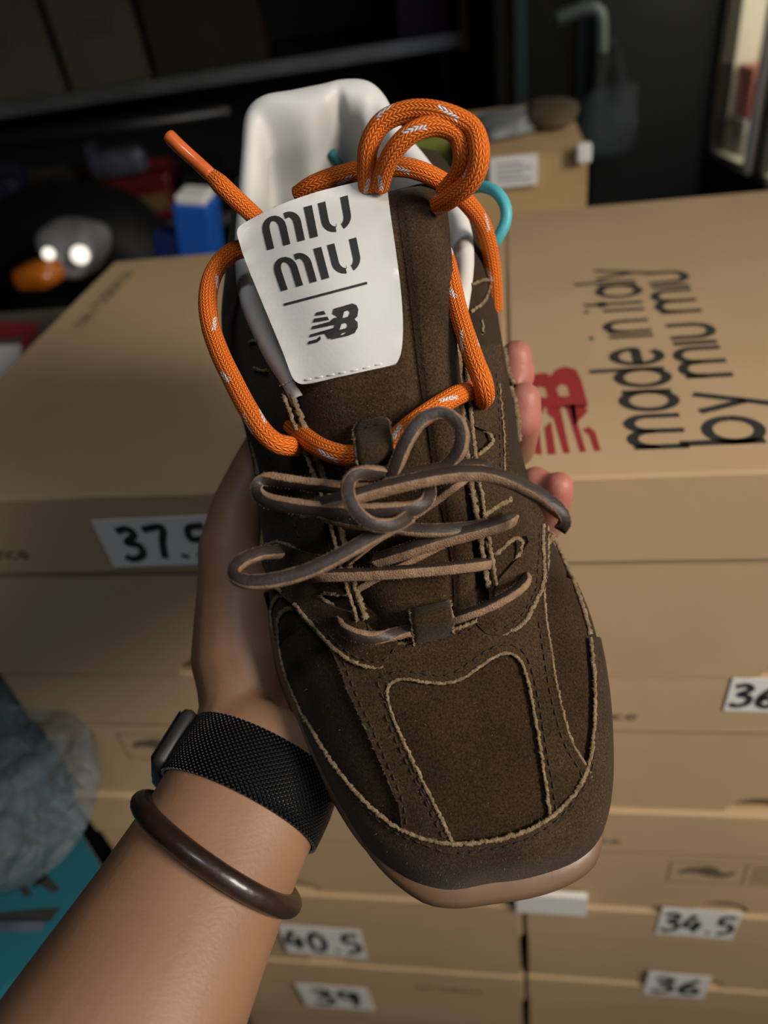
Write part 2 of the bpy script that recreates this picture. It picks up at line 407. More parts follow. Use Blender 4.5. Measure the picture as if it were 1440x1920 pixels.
tag(b.build('carton', M['yellow'], None, loc=(.18, .49, 0)), 'yellow carton at the foot of the right stack', 'carton')
# lettering printed on the lid of the top right box
def lid_text(txt, p0, p1, q0, parent, m, wdt=.2):
    """baseline from p0 to p1, x-height towards q0 (all pixels on the lid)"""
    A, B, C = on_z(*p0, TOPZ), on_z(*p1, TOPZ), on_z(*q0, TOPZ)
    st, wd = text_strokes(txt); k = (B - A) / wd
    upv = np.array([-k[1], k[0], 0]); upv *= np.linalg.norm((C - A)) / np.linalg.norm(upv)
    b = MB(); stroke_mesh(st, wdt, lambda x, y: tuple(np.r_[(A + k * x + upv * y)[:2], TOPZ - .00105]), b)
    return b.build('lettering', m, parent)
lid_text('made in italy', (1293, 832), (1184, 500), (1190, 836), tops['R'], M['print'], .225)
lid_text('by mIu mIu', (1436, 822), (1280, 505), (1335, 826), tops['R'], M['print'], .225)
lid_text('new balance', (160, 606), (250, 508), (140, 606), tops['L'], M['print_soft'], .22)
A_, B_, C_ = on_z(1127, 842, TOPZ), on_z(1075, 685, TOPZ), on_z(1000, 846, TOPZ)
b = MB(); polys_mesh(NB, lambda x, y: tuple(np.r_[(A_ + (B_ - A_) * x + (C_ - A_) * y * .98)[:2], TOPZ - .00105]), b)
b.build('emblem', M['redprint'], tops['R'])

# ------------------------------------------------------------------ behind the boxes
M['shelf'] = mat('dark_shelf_board', (0.010, 0.010, 0.011), 0.6)
M['steel'] = mat('brushed_steel_lip', (0.42, 0.44, 0.47), 0.35, metal=0.8, var=0.2, vscale=12)
M['wood'] = mat('pale_wood', (0.36, 0.25, 0.16), 0.7, var=0.15, vscale=15)
SZ = 0.87
p0, p1 = on_z(-260, 238, SZ), on_z(862, 62, SZ)
sd = nz((p1 - p0)[:2]); sb = np.array([-sd[1], sd[0]])          # along the shelf, towards the back
if sb[1] < 0: sb = -sb
def oblong(name, c, l, dp, z0, z1, m, parent=None, bev=0.0, loc=None):
    """box whose front edge runs along the shelf: c = front left corner (x, y)"""
    b = MB(); ang = math.atan2(sd[1], sd[0]); R_ = Matrix.Rotation(ang, 3, 'Z')
    b.box((0, 0, z0), (l, dp, z1), 0, bev, rot=R_, c=(0, 0, 0)); b.v = [(p[0] + c[0], p[1] + c[1], p[2]) for p in b.v]
    return b.build(name, m, parent, loc=loc)
LSH = float(np.linalg.norm((p1 - p0)[:2]))
def along(t, d=0.0): return p0[:2] + sd * t + sb * d
unit = thing('shelving_unit', 'dark shelving unit with steel-edged boards behind the shoe boxes', 'shelf', (*along(LSH / 2, .2), 0))
for z in (SZ, .56): 
    o = oblong('shelf_board', along(0, .004), LSH, .40, z - .025, z, M['shelf'], unit)
    oblong('steel_lip', along(0, 0), LSH, .004, z - .026, z + .002, M['steel'], o)
oblong('end_board', along(LSH, -.004), .022, .40, .83, 1.75, M['wood'], unit)
for t, d in ((.02, .37), (LSH - .05, .37), (.02, .02), (LSH - .045, .05)): oblong('upright', along(t, d), .03, .03, 0, (1.9 if d > .3 else SZ - .025), M['shelf'], unit)
oblong('back_panel', along(0, .402), LSH, .01, 0, 1.9, M['shelf'], unit)
def u_on_shelf(u, Z, v0=150):
    """distance along the shelf front where pixel column u meets height Z"""
    best = min(((abs(((wz(u, v, zz) - np.r_[p0[:2], Z])[:2] @ sb)) + abs(wz(u, v, zz)[2] - Z), wz(u, v, zz)) for v in range(-40, 520, 10) for zz in np.linspace(1.3, 2.6, 60)), key=lambda q: q[0])[1]
    return float((best[:2] - p0[:2]) @ sd)
def shelf_carton(u0, u1, Z, h, m, name, label, cat, d=.03, dp=.28, group=None, prt=True):
    t0, t1 = u_on_shelf(u0, Z), u_on_shelf(u1, Z); c = along(t0, d)
    t = thing(name, label, cat, (*along((t0 + t1) / 2, d + dp / 2), Z), group)
    oblong('body', c, t1 - t0, dp, Z + .0005, Z + h - .03, m, t); oblong('lid', along(t0 - .002, d - .002), t1 - t0 + .004, dp + .004, Z + h - .03, Z + h, m, t)
    if prt:
        L_ = t1 - t0; q = [(.25, .38), (.72, .38), (.72, .52), (.25, .52)]
        obj('print', [(*along(t0 + L_ * a, d - .0006), Z + h * e_) for a, e_ in q], [(0, 1, 2, 3)], M['print_soft'], t, False)
    return t
M['card_darkened'] = mat('darkened_cardboard', (0.11, 0.09, 0.065), 0.9, var=.15, vscale=8)  # base tone lowered to stand in for the dark at the far shelf
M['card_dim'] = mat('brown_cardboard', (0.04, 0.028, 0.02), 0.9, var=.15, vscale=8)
shelf_carton(-120, 118, SZ, .26, M['card_darkened'], 'carton', 'dim grey-brown carton at the left end of the upper shelf', 'carton')
shelf_carton(136, 276, SZ, .26, M['card_darkened'], 'carton', 'dim grey-brown carton second from left on the upper shelf', 'carton')
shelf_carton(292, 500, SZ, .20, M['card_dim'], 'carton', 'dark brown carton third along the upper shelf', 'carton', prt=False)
M['maroon'] = mat('maroon_card', (0.06, 0.008, 0.018), 0.5, var=.2)
M['magenta'] = mat('magenta_card', (0.08, 0.012, 0.05), 0.5, var=.2)
shelf_carton(752, 850, SZ, .12, M['magenta'], 'packet', 'dark magenta packet at the right end of the upper shelf', 'packet', prt=False)
# goods on the lower shelf
M['red'] = mat('red_packet', (0.16, 0.012, 0.014), 0.4, var=.25)
M['indigo'] = mat('indigo_packet', (0.03, 0.028, 0.075), 0.4, var=.25)
M['greyblue'] = mat('grey_blue_film', (0.10, 0.11, 0.16), 0.35, var=.5, vscale=14)
M['ochre'] = mat('ochre_label', (0.22, 0.15, 0.04), 0.6)
def shelf_packet(u0, u1, h, m, label, d=.02, dp=.16, lab=None, Z=.56, cap=None):
    t0, t1 = u_on_shelf(u0, Z), u_on_shelf(u1, Z)
    t = thing('packet', label, 'packet', (*along((t0 + t1) / 2, d + dp / 2), Z))
    oblong('pouch', along(t0, d), t1 - t0, dp, Z + .0005, Z + h, m, t, .012)
    oblong('seal', along(t0 + .004, d + dp * .45), t1 - t0 - .008, .006, Z + h - .012, Z + h + .02, cap or m, t)
    if lab: oblong('label_patch', along(t0 + (t1 - t0) * .55, d - .002), (t1 - t0) * .38, .003, Z + h * .25, Z + h * .6, lab, t)
shelf_packet(10, 62, .15, M['indigo'], 'dark indigo packet far left on the lower shelf')
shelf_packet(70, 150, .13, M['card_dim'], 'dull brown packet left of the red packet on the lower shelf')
shelf_packet(172, 335, .11, M['red'], 'dark red packet with ochre patch on the lower shelf', lab=M['ochre'])
shelf_packet(350, 425, .10, M['black_plastic'], 'black packet right of the red packet on the lower shelf')
t0, t1 = u_on_shelf(195, .56), u_on_shelf(300, .56)
t = thing('packet', 'crumpled grey-blue film packet lying on top of the red packet', 'packet', (*along((t0 + t1) / 2, .1), .671))
oblong('pouch', along(t0, .03), t1 - t0, .05, .6725, .735, M['greyblue'], t, .02); oblong('seal', along(t0 + .01, .04), .01, .05, .72, .755, M['greyblue'], t)

# cartons that stand just behind and beside the stacks
def plain_carton(x0, x1, y0, y1, z0, z1, label, m, name='carton', flaps=True, rot=0.0):
    c = ((x0 + x1) / 2, (y0 + y1) / 2, z0); t = thing(name, label, 'carton', c); R_ = Matrix.Rotation(rot, 3, 'Z')
    b = MB(); b.box((x0, y0, z0), (x1, y1, z1 - .004), rot=R_, c=c); b.build('body', m, t)
    for k in (0, 1):
        ym = (y0 + y1) / 2; b = MB()
        b.box((x0, y0 if k == 0 else ym + .001, z1 - .0035), (x1, ym - .001 if k == 0 else y1, z1), rot=R_, c=c); b.build('flap', m, t)
    return t
M['card_buff'] = mat('buff_cardboard', (0.46, 0.31, 0.14), 0.85, var=.08)
M['paper'] = mat('white_paper', (0.78, 0.76, 0.74), 0.6, var=.04)
a_, b_ = on_y(862, 300, .80), on_y(1097, 283, .80)
cz = b_[2]; cb = plain_carton(a_[0], b_[0], .80, 1.02, .30, cz, 'buff carton with a white paper label behind the right stack', M['card_buff'], rot=0.03)
q0, q1 = on_y(920, 352, .797), on_y(1008, 287, .797)
b = MB(); b.box((q0[0], .7935, q0[2]), (q1[0], .7975, q1[2])); lbp = b.build('paper_label', M['paper'], cb)
b = MB()
for k in range(4):
    zz = q0[2] + (q1[2] - q0[2]) * (.2 + .18 * k); b.box((q0[0] + .006, .7929, zz), (q1[0] - .006 - .008 * (k % 2), .7934, zz + .0028))
b.build('lines', mat('grey_print', (.42, .41, .42), .7), lbp)
q0, q1 = on_y(1080, 303, .797), on_y(1100, 275, .797)
b = MB(); b.box((q0[0], .788, q0[2]), (q1[0] + .004, .8, q1[2] + .004), bev=.002); b.build('tape', M['paper'], cb)
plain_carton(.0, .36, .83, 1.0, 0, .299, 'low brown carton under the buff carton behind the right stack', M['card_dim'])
M['olive'] = mat('olive_cloth', (0.075, 0.05, 0.02), 0.9, var=.2)
M['film'] = mat('grey_film', (0.22, 0.23, 0.24), 0.4, var=.35, vscale=30)
def lump(name, c, size, m, label, cat, seed=0, amp=.18, parent=None, sub=4, loc=None):
    bm = bmesh.new(); bmesh.ops.create_icosphere(bm, subdivisions=sub, radius=1); r_ = np.random.default_rng(seed)
    ks = r_.normal(0, 2.6, (10, 3)); phs = r_.uniform(0, 6.28, 10)
    for v in bm.verts:
        p = np.array(v.co); f = 1 + amp * np.mean(np.sin(ks @ p + phs)) * 3
        p = np.sign(p) * np.abs(p) ** .8 * f; v.co = Vector(p * np.array(size) + np.array(c))
    bm.verts.index_update(); V = [tuple(v.co) for v in bm.verts]; Fc = [[v.index for v in f.verts] for f in bm.faces]; bm.free()
    V = [(x, y, max(z, c[2] - size[2] * .8)) for x, y, z in V]
    o = obj(name, V, Fc, m, parent, loc=loc if loc is not None else c)
    if label: tag(o, label, cat)
    return o
pz = on_y(948, 262, .92); lump('film_bag', (pz[0], .92, cz + .0064), (.030, .05, .008), M['film'], 'crumpled grey film bag on top of the buff carton', 'bag', 3)
pz = on_y(1030, 262, .92); lump('folded_cloth', (pz[0], .93, cz + .0072), (.030, .05, .009), M['olive'], 'olive brown folded cloth on top of the buff carton', 'cloth', 5, .1)
M['lime'] = mat('lime_packet', (0.20, 0.22, 0.03), 0.5, var=.2)
pz = on_y(812, 300, .95); t = thing('packet', 'dark lime green packet behind the lace loop, left of the buff carton', 'packet', (pz[0], .95, .60))
b = MB(); b.box((pz[0] - .028, .92, .6005), (pz[0] + .022, .99, pz[2] + .03), bev=.006); b.build('pouch', M['lime'], t)
b = MB(); b.box((pz[0] - .022, .953, pz[2] + .028), (pz[0] + .018, .958, pz[2] + .045)); b.build('seal', M['lime'], t)
# low carton behind the left stack; blue pack on it
plain_carton(-.30, -.10, .80, 1.10, .0, .599, 'brown carton behind the left stack with the blue pack on it', M['card_buff'])
M['blue'] = mat('blue_card', (0.012, 0.10, 0.46), 0.4, var=.1)
M['navy'] = mat('navy_card', (0.008, 0.02, 0.10), 0.45)
pb = on_y(318, 430, .93); t = thing('blue_pack', 'tilted bright blue pack with pale top standing behind the left stack', 'packet', (pb[0], .93, .60))
R_ = Matrix.Rotation(math.radians(9), 3, 'Y'); hb = on_y(318, 370, .93)[2]
b = MB(); b.box((pb[0] - .020, .90, .607), (pb[0] + .025, .95, hb), bev=.004, rot=R_, c=(pb[0], .93, .6)); b.build('carton_body', M['blue'], t)
b = MB(); b.box((pb[0] - .016, .903, hb - .001), (pb[0] + .021, .947, hb + .010), bev=.003, rot=R_, c=(pb[0], .93, .6)); b.build('top_flap', M['paper'], t)
b = MB(); b.box((pb[0] - .052, .905, .607), (pb[0] - .022, .945, hb - .04), bev=.003, rot=R_, c=(pb[0], .93, .6)); tag(b.build('navy_pack', M['navy'], None, loc=(pb[0] - .04, .93, .6)), 'navy pack leaning beside the bright blue pack', 'packet')
# carton left of the left stack with a red print and a white sheet on it
t2 = plain_carton(-.86, -.372, .42, .80, .0, .80, 'grey-brown carton left of the left stack with red printed stripe', M['card_darkened'])
zt = .8004
def topquad(pxs, m, name, parent, z=zt, th=.0004):
    V = [on_z(u, v, z) for u, v in pxs]; n = len(V); V2 = [p + np.array([0, 0, th]) for p in V]
    return fix_normals(obj(name, V + V2, [tuple(range(n)), tuple(range(2*n-1, n-1, -1))] + [(i, (i+1) % n, (i+1) % n + n, i + n) for i in range(n)], m, parent, False))
topquad([(-40, 604), (75, 606), (68, 628), (45, 655), (30, 655), (48, 630), (12, 634), (-40, 640)], M['redprint'], 'red_stripe', t2)
V = [on_z(u, v, .8012) for u, v in [(-60, 655), (40, 650), (40, 680), (10, 712), (-60, 740)]]; n = 5
sh = fix_normals(obj('paper_sheet', V + [p + np.array([0, 0, .003]) for p in V], [tuple(range(n)), tuple(range(2*n-1, n-1, -1))] + [(i, (i+1) % n, (i+1) % n + n, i + n) for i in range(n)], M['paper'], None, False, loc=tuple(V[0])))
tag(sh, 'white paper sheet lying on the grey-brown carton at the left edge', 'paper')

# scooter parked behind the boxes on the left
M['black_gloss'] = mat('black_gloss_fairing', (0.006, 0.006, 0.007), 0.55, spec=.25)
M['lens'] = mat('clear_lens', (0.20, 0.205, 0.215), 0.15, var=.25, vscale=40, coat=.6)
M['amber'] = mat('amber_lens', (0.45, 0.12, 0.01), 0.2, var=.3, vscale=60, coat=.5)
M['tyre'] = mat('tyre_rubber', (0.015, 0.015, 0.015), 0.85)
HC = wz(140, 470, 1.12)
sx_, sy_ = HC[0] - .09, HC[1] + .12
sc_t = thing('motor_scooter', 'black motor scooter front with clear headlight and amber indicator, behind the left stack', 'scooter', (sx_, sy_ + .05, 0))
lump('fairing', (sx_ - .02, sy_ + .08, HC[2] - .115), (.17, .12, .15), M['black_gloss'], None, None, 11, .05, sc_t)
o = lump('headlight', (HC[0], HC[1] + .01, HC[2]), (.048, .05, .036), M['lens'], None, None, 12, .16, sc_t)
M['bulb'] = mat('lit_bulb', (.9, .88, .82), .3, emit=(1, .93, .8), estr=1.1)
for u, v, r_ in ((150, 478, .0125), (91, 476, .0085)):
    p = wz(u, v, 1.055); bm = bmesh.new(); bmesh.ops.create_uvsphere(bm, u_segments=16, v_segments=10, radius=r_)
    V = [tuple(np.array(q.co) + p) for q in bm.verts]; bm.verts.index_update(); Fc = [[q.index for q in f.verts] for f in bm.faces]; bm.free()
    obj('bulb', V, Fc, M['bulb'], o)
p = wz(72, 516, 1.08); lump('indicator', p, (.035, .03, .018), M['amber'], None, None, 14, .06, sc_t, 3)
a_ = np.linspace(0, 2*np.pi, 40, endpoint=False)
Vt, Ft = tube(np.array([(sx_ + .0, sy_ - .02 + .2 * math.cos(q), .25 + .2 * math.sin(q)) for q in np.append(a_, 0)]), .05, 12, up=(1, 0, 0), caps=False); obj('tyre', Vt, Ft, M['tyre'], sc_t)
for dx in (-.07, .07):
    Vt, Ft = tube(np.array([(sx_ + dx, sy_ - .02, .25), (sx_ + dx * .8, sy_ + .06, .75)]), .016, 10); obj('fork', Vt, Ft, M['steel'], sc_t)
Vt, Ft = tube(catmull(np.array([(sx_ - .30, sy_ + .18, HC[2] + .10), (sx_ - .12, sy_ + .12, HC[2] + .11), (sx_ + .10, sy_ + .12, HC[2] + .11), (sx_ + .26, sy_ + .2, HC[2] + .10)]), 8), .013, 10); obj('handlebar', Vt, Ft, M['black_plastic'], sc_t)

# lit display cabinet at the right and its dark flank
M['flank'] = mat('dark_grey_laminate', (0.013, 0.0145, 0.0155), 0.55, var=.12, vscale=3)
M['frame'] = mat('black_frame', (0.010, 0.010, 0.011), 0.35)
M['cream'] = mat('cream_interior', (0.78, 0.75, 0.62), 0.7)
A3, B3 = cw(cpx(1330, 290, 1.5)), cw(cpx(1440, 345, 1.333))
hd = nz((B3 - A3)[:2]); inn = np.array([-hd[1], hd[0]]);
if inn[0] < 0: inn = -inn
zb = A3[2]; Lg = 1.0
cab = thing('display_cabinet', 'tall dark cabinet at the right with a brightly lit glass side', 'cabinet', (*(A3[:2] + hd * .4 + inn * .25), 0))
def cabbox(name, t0, t1, d0, d1, z0, z1, m, parent=cab, bev=0.0):
    b = MB(); R2 = Matrix.Rotation(math.atan2(hd[1], hd[0]), 3, 'Z'); sgn = 1 if np.dot([-hd[1], hd[0]], inn) > 0 else -1
    lo = (t0, min(d0 * sgn, d1 * sgn), z0); hi = (t1, max(d0 * sgn, d1 * sgn), z1)
    b.box(lo, hi, 0, bev, rot=R2, c=(0, 0, 0)); b.v = [(p[0] + A3[0], p[1] + A3[1], p[2]) for p in b.v]
    return b.build(name, m, parent)
ft = .022
cabbox('base', -ft, Lg, 0, .5, 0, zb - .03, M['frame'])
cabbox('bottom_rail', -ft, Lg, -.004, .03, zb - .05, zb, M['frame'])
cabbox('corner_post', -ft, -.001, -.004, .03, zb, 2.2, M['frame'])
cabbox('back_panel', -ft, Lg, .48, .5, zb - .03, 2.2, M['cream'])
cabbox('end_panel', -ft, -.002, .0305, .48, zb - .03, 2.2, M['cream'])
cabbox('end_panel', Lg - .02, Lg, .0, .48, zb - .03, 2.2, M['cream'])
cabbox('roof', -ft, Lg, 0, .5, 2.2, 2.25, M['frame'])
cabbox('shelf_board', 0, Lg - .02, .0145, .47, zb - .002, zb + .004, M['cream'])
gm = mat('cabinet_glass', (1, 1, 1), .02, trans=1.0, spec=.3)
cabbox('glass_pane', 0, Lg - .02, .010, .014, zb, 2.2, gm)
M['alu'] = mat('pale_aluminium', (.62, .58, .58), .4, metal=.3)
def t_at(u, v):
    best = min(((abs((wz(u, v, zz)[:2] - A3[:2]) @ inn), wz(u, v, zz)) for zz in np.linspace(1.0, 1.6, 200)), key=lambda q: q[0])[1]
    return float((best[:2] - A3[:2]) @ hd)
tb = t_at(1400, 290); cabbox('mullion', tb, tb + .016, -.004, .024, zb, 2.2, M['alu'])
tb2 = tb + .03; cabbox('mullion', tb2, tb2 + .02, .0, .024, zb, 2.2, M['frame'])
M['led'] = mat('lit_light_strip', (1, 1, 1), .5, emit=(1, .96, .82), estr=6.0)
ll = bpy.data.lights.new('cabinet_lamp', 'AREA'); ll.shape = 'RECTANGLE'; ll.size = .5; ll.size_y = .3; ll.energy = 4.5; ll.color = (1, .95, .82)
lo_ = bpy.data.objects.new('cabinet_lamp', ll); COL.objects.link(lo_); lo_.location = (*(A3[:2] + hd * .50 + inn * .17), 1.165); lo_.rotation_euler = Vector((*(-hd * .45 - inn * .02), -.40)).to_track_quat('-Z', 'Y').to_euler()
cabbox('light_strip', .05, Lg - .05, .06, .10, 2.15, 2.19, M['led']); cabbox('light_strip', .05, Lg - .05, .05, .06, 1.15, 1.17, M['led'])
cabbox('shelf_board', 0, Lg - .02, .05, .47, 1.17, 1.185, M['cream'])
def in_cab(name, label, t, d, sx, sy, z, h, m, cat, cap=None):
    tt_ = thing(name, label, cat, (*(A3[:2] + hd * t + inn * d), z)); cabbox('body', t - sx / 2, t + sx / 2, d - sy / 2, d + sy / 2, z, z + h, m, tt_, .006)
    cabbox('lid', t - sx / 2 - .002, t + sx / 2 + .002, d - sy / 2 - .002, d + sy / 2 + .002, z + h, z + h + .02, cap or m, tt_)
def t_in(u, v, d):
    zz = np.linspace(1.2, 2.6, 500); P = np.array([wz(u, v, z) for z in zz]); k = int(np.argmin(np.abs((P[:, :2] - A3[:2]) @ inn - d)))
    return float((P[k, :2] - A3[:2]) @ hd), float(P[k, 2])
tr, zr = t_in(1372, 165, .06); _, zr0 = t_in(1370, 200, .06); tr = max(tr, .034); zr0 = max(zr0, zb + .03)
in_cab('gift_box', 'small red box standing inside the lit display cabinet', tr, .062, .05, .05, zr0 + .0005, max(.03, (zr - zr0) * 2), mat('red_box', (.66, .24, .21), .5), 'box')
in_cab('gift_box', 'pale grey box under the small red box inside the lit cabinet', tr, .064, .056, .064, zb + .0045, zr0 - zb - .025, mat('pale_box', (.45, .43, .40), .6), 'box')
# dark flank between the door and the cabinet
fl_ = on_y(1108, 380, A3[1]); fx = A3[:2] - hd * ft
b = MB(); b.box((fl_[0], fx[1] + .002, 0), (fx[0] - .001, fx[1] + .03, 2.25)); pf = b.build('panel', M['flank'], None, loc=((fl_[0] + fx[0]) / 2, fx[1], 0)); pf.name = 'partition_panel'
tag(pf, 'dark grey partition panel between the glass door and the lit cabinet', 'panel')
# clear bag hanging against the partition
M['clearbag'] = mat('clear_bag', (0.16, 0.18, 0.21), 0.3, var=.5, vscale=25, alpha=.22)
pb = on_y(1145, 230, fx[1] - .04); bag = thing('plastic_bag', 'dim clear plastic bag hanging on the dark grey partition', 'bag', tuple(pb))
lump('pouch', pb, (.055, .025, .07), M['clearbag'], None, None, 21, .2, bag)
Vt, Ft = tube(catmull(np.array([pb + (-.02, 0, .05), pb + (-.015, .02, .10), pb + (.0, .036, .13), pb + (.015, .02, .10), pb + (.02, 0, .05)]), 6), .003, 8); obj('handle', Vt, Ft, M['clearbag'], bag)
# dark glass door with a pale rail handle
M['dglass'] = mat('dark_door_glass', (0.012, 0.018, 0.022), 0.15, coat=.3)
M['rail'] = mat('grey_green_metal', (0.10, 0.12, 0.115), 0.5, metal=.2)
dY = 1.75; l_, r_ = on_y(935, 300, dY), on_y(1105, 300, dY)
dr = thing('glass_door', 'dark glass door with slim frame between the shelving and the partition', 'door', ((l_[0] + r_[0]) / 2, dY, 0))
b = MB(); b.box((l_[0], dY, 0), (r_[0] + .05, dY + .02, 2.2)); b.build('pane', M['dglass'], dr)
for xx in (on_y(968, 200, dY)[0], on_y(1080, 200, dY)[0]):
    b = MB(); b.box((xx, dY - .02, 0), (xx + .022, dY - .001, 2.2)); b.build('stile', mat('dark_blue_frame', (.03, .05, .06), .4), dr)
hY = 1.3; pth = [on_y(u, v, hY) for u, v in [(1042, 36), (1080, 22), (1112, 16), (1124, 30), (1126, 60), (1126, 98)]]
stn = [np.array([pth[-1][0], hY, z]) for z in np.linspace(pth[-1][2] - .02, 0.01, 6)]
Vt, Ft = tube(catmull(np.array(pth), 5), .010, 10); rs = thing('clothes_rail', 'grey metal rail bent at its top, in front of the dark glass door', 'rail', (pth[-1][0], hY, 0)); obj('hook', Vt, Ft, M['rail'], rs)
Vt, Ft = tube(np.array(stn), .007, 10); obj('post', Vt, Ft, M['frame'], rs)
b = MB(); b.box((pth[-1][0] - .09, hY - .09, 0.0), (pth[-1][0] + .09, hY + .09, .02), bev=.005); b.build('foot', M['frame'], rs)

# teal shoe box and clear bag at the lower left
M['tealbox'] = mat('teal_card', (0.006, 0.095, 0.125), 0.6, var=.06)
TZ = .66
pa, pb2 = on_z(190, 1590, TZ)[:2], on_z(0, 1295, TZ)[:2]
ed = nz(pb2 - pa); e1 = np.array([-ed[1], ed[0]]); e1 = -e1 if e1[1] > 0 else e1
pa = pa + e1 * .009 - ed * .035; e2n = ed * .26; e1 = e1 * .25
V = [np.array([*pa, TZ])]; c = np.r_[pa + e1 / 2 + e2n / 2, TZ]
tb_ = thing('shoe_box', 'teal shoe box with black lettering at the lower left, under the clear bag', 'shoe box', (c[0], c[1], 0))
def obox(name, k0, k1, z0, z1, m, parent, grow=0.0):
    o_ = V[0][:2]; P = [o_ + e1 * a + e2n * bb for a, bb in ((k0 - grow, k0 - grow), (k1 + grow, k0 - grow), (k1 + grow, k1 + grow), (k0 - grow, k1 + grow))]
    vs = [(*p, z0) for p in P] + [(*p, z1) for p in P]
    return fix_normals(obj(name, vs, [(0, 3, 2, 1), (4, 5, 6, 7), (0, 1, 5, 4), (1, 2, 6, 5), (2, 3, 7, 6), (3, 0, 4, 7)], m, parent, False))
obox('tray', 0, 1, TZ - .13, TZ - .05, M['tealbox'], tb_); lid_ = obox('lid', 0, 1, TZ - .05, TZ, M['tealbox'], tb_, .01)
def tq(pts, m, name): 
    W_ = [on_z(u, v, TZ + .0006) for u, v in pts]; return obj(name, W_, [tuple(range(len(W_)))], m, lid_, False)
b = MB()
for pts in ([(62, 1650), (85, 1636), (114, 1668), (98, 1674)], [(35, 1662), (48, 1656), (60, 1678), (46, 1682)], [(90, 1640), (80, 1640), (60, 1660), (66, 1666)]):
    b.add([on_z(u, v, TZ + .0006) for u, v in pts], [tuple(range(4))])
b.add([on_z(u, v, TZ + .0006) for u, v in [(-60, 1716), (115, 1700), (95, 1728), (-60, 1726)]], [(0, 1, 2, 3)]); b.build('lettering', M['print'], lid_)
tq([(-60, 1722), (85, 1726), (78, 1746), (-60, 1748)], M['greyblue'], 'pale_strip')
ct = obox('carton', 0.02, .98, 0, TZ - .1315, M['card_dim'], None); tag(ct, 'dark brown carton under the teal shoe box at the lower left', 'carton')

# ------------------------------------------------------------------ the sneaker
# shoe frame in camera coordinates: SA heel->toe, SS towards the right side, SN up from the sole
SA = nz([.20, .87, -.45]); SS = np.array([1., 0, 0]); SS = nz(SS - SA * (SA @ SS)); SN = np.cross(SA, SS)
SO = ray(820, 1200) * .238 - SN * .05
def ph(u, v, h):                                             # pixel + height over the sole plane -> shoe coords (a, s, h)
    k = ray(u, v); p = k * ((SO @ SN + h) / (k @ SN)) - SO
    return np.array([p @ SA, p @ SS, h])
def sc(q):                                                   # shoe coords -> camera
    q = np.asarray(q, float); return SO + q[..., :1] * SA + q[..., 1:2] * SS + q[..., 2:3] * SN
def sw(q): return cw(sc(q))                                  # shoe coords -> world
def pw(u, v, h): return sw(ph(u, v, h))
CAMW = Vector((0, 0, CAMZ))
def drop(u, v, bvh):
    dr = Vector(cdir(nz(ray(u, v)))); hit = bvh.ray_cast(CAMW, dr)
    return (np.array(hit[0]), hit[3]) if hit[0] is not None else (None, None)
UPN = cdir(SN); AX = cdir(SA); SX = cdir(SS)

heel_c = sw(np.array([-.12, 0, 0.0]))
shoe = thing('sneaker', 'brown suede sneaker with orange rope lace and brown leather laces, held up by the hand', 'shoe', tuple(heel_c))

# wall of the upper: a U from the left of the throat round the heel to the right of the throat
WL = [((702, 1235, .047), (532, 1245, .020)), ((690, 1175, .060), (512, 1175, .030)), ((662, 1085, .066), (500, 1060, .034)), ((636, 985, .073), (486, 960, .038)),
      ((605, 890, .080), (474, 870, .042)), ((572, 805, .086), (455, 790, .045)), ((540, 725, .089), (432, 700, .048)),
      ((490, 640, .087), (415, 610, .05)), ((452, 550, .083), (425, 510, .05)), ((443, 460, .081), (436, 420, .05)),
      ((449, 370, .083), (446, 340, .05))]
WR = [((800, 300, .083), (812, 300, .055)), ((845, 362, .081), (862, 362, .055)), ((876, 410, .081), (893, 412, .055)), ((886, 480, .082), (920, 485, .053)),
      ((876, 570, .086), (932, 590, .05)), ((860, 650, .089), (946, 670, .048)), ((866, 760, .086), (966, 780, .045)),
      ((876, 860, .081), (983, 870, .042)), ((893, 965, .073), (1018, 975, .038)), ((905, 1040, .067), (1055, 1050, .034)),
      ((917, 1115, .061), (1092, 1125, .030)), ((925, 1185, .050), (1106, 1195, .025))]
HE = [(455, 280, .087), (462, 215, .091), (492, 184, .094), (550, 172, .0945), (600, 162, .095), (650, 152, .095), (690, 156, .094), (720, 182, .091), (752, 240, .087)]
rows_e, rows_m = [], []
for e, m_ in WL: rows_e.append(ph(*e)); rows_m.append(ph(*m_))
hc = np.mean([ph(*p) for p in HE], axis=0); hc[0] += .03
for p in HE:
    e = ph(*p); dv = np.array([e[0] - hc[0], e[1] - hc[1]]); dv /= np.linalg.norm(dv)
    rows_e.append(e); rows_m.append(np.array([e[0] + dv[0] * .006, e[1] + dv[1] * .005, .05]))
for e, m_ in WR: rows_e.append(ph(*e)); rows_m.append(ph(*m_))
NS = len(rows_e)
E_ = catmull(rows_e, 6); M_ = catmull(rows_m, 6)
cen = np.array([-.10, 0.0])
wall_rows = []
B_ = []
for e, m_ in zip(E_, M_):
    base = m_.copy(); inw = nz(np.array([max(m_[0], -.165), 0]) - m_[:2]) * .004
    base[:2] += inw; base[2] = .018
    up = m_ * .45 + e * .55; od = nz(np.r_[(m_ - e)[:2], .02]) ; up = up + od * .004
    B_.append(base)
    wall_rows.append(sw(catmull([base, m_, up, e], 6)))
wall_rows = np.array(wall_rows)
V, Fc = loft(wall_rows)
quarter = obj('quarter', V, Fc, M['suede_dark'], shoe); fix_normals(quarter)
quarter['label'] = 'dark brown suede quarter wrapping the heel'
wall_bvh = BVHTree.FromPolygons([tuple(p) for p in V], Fc)

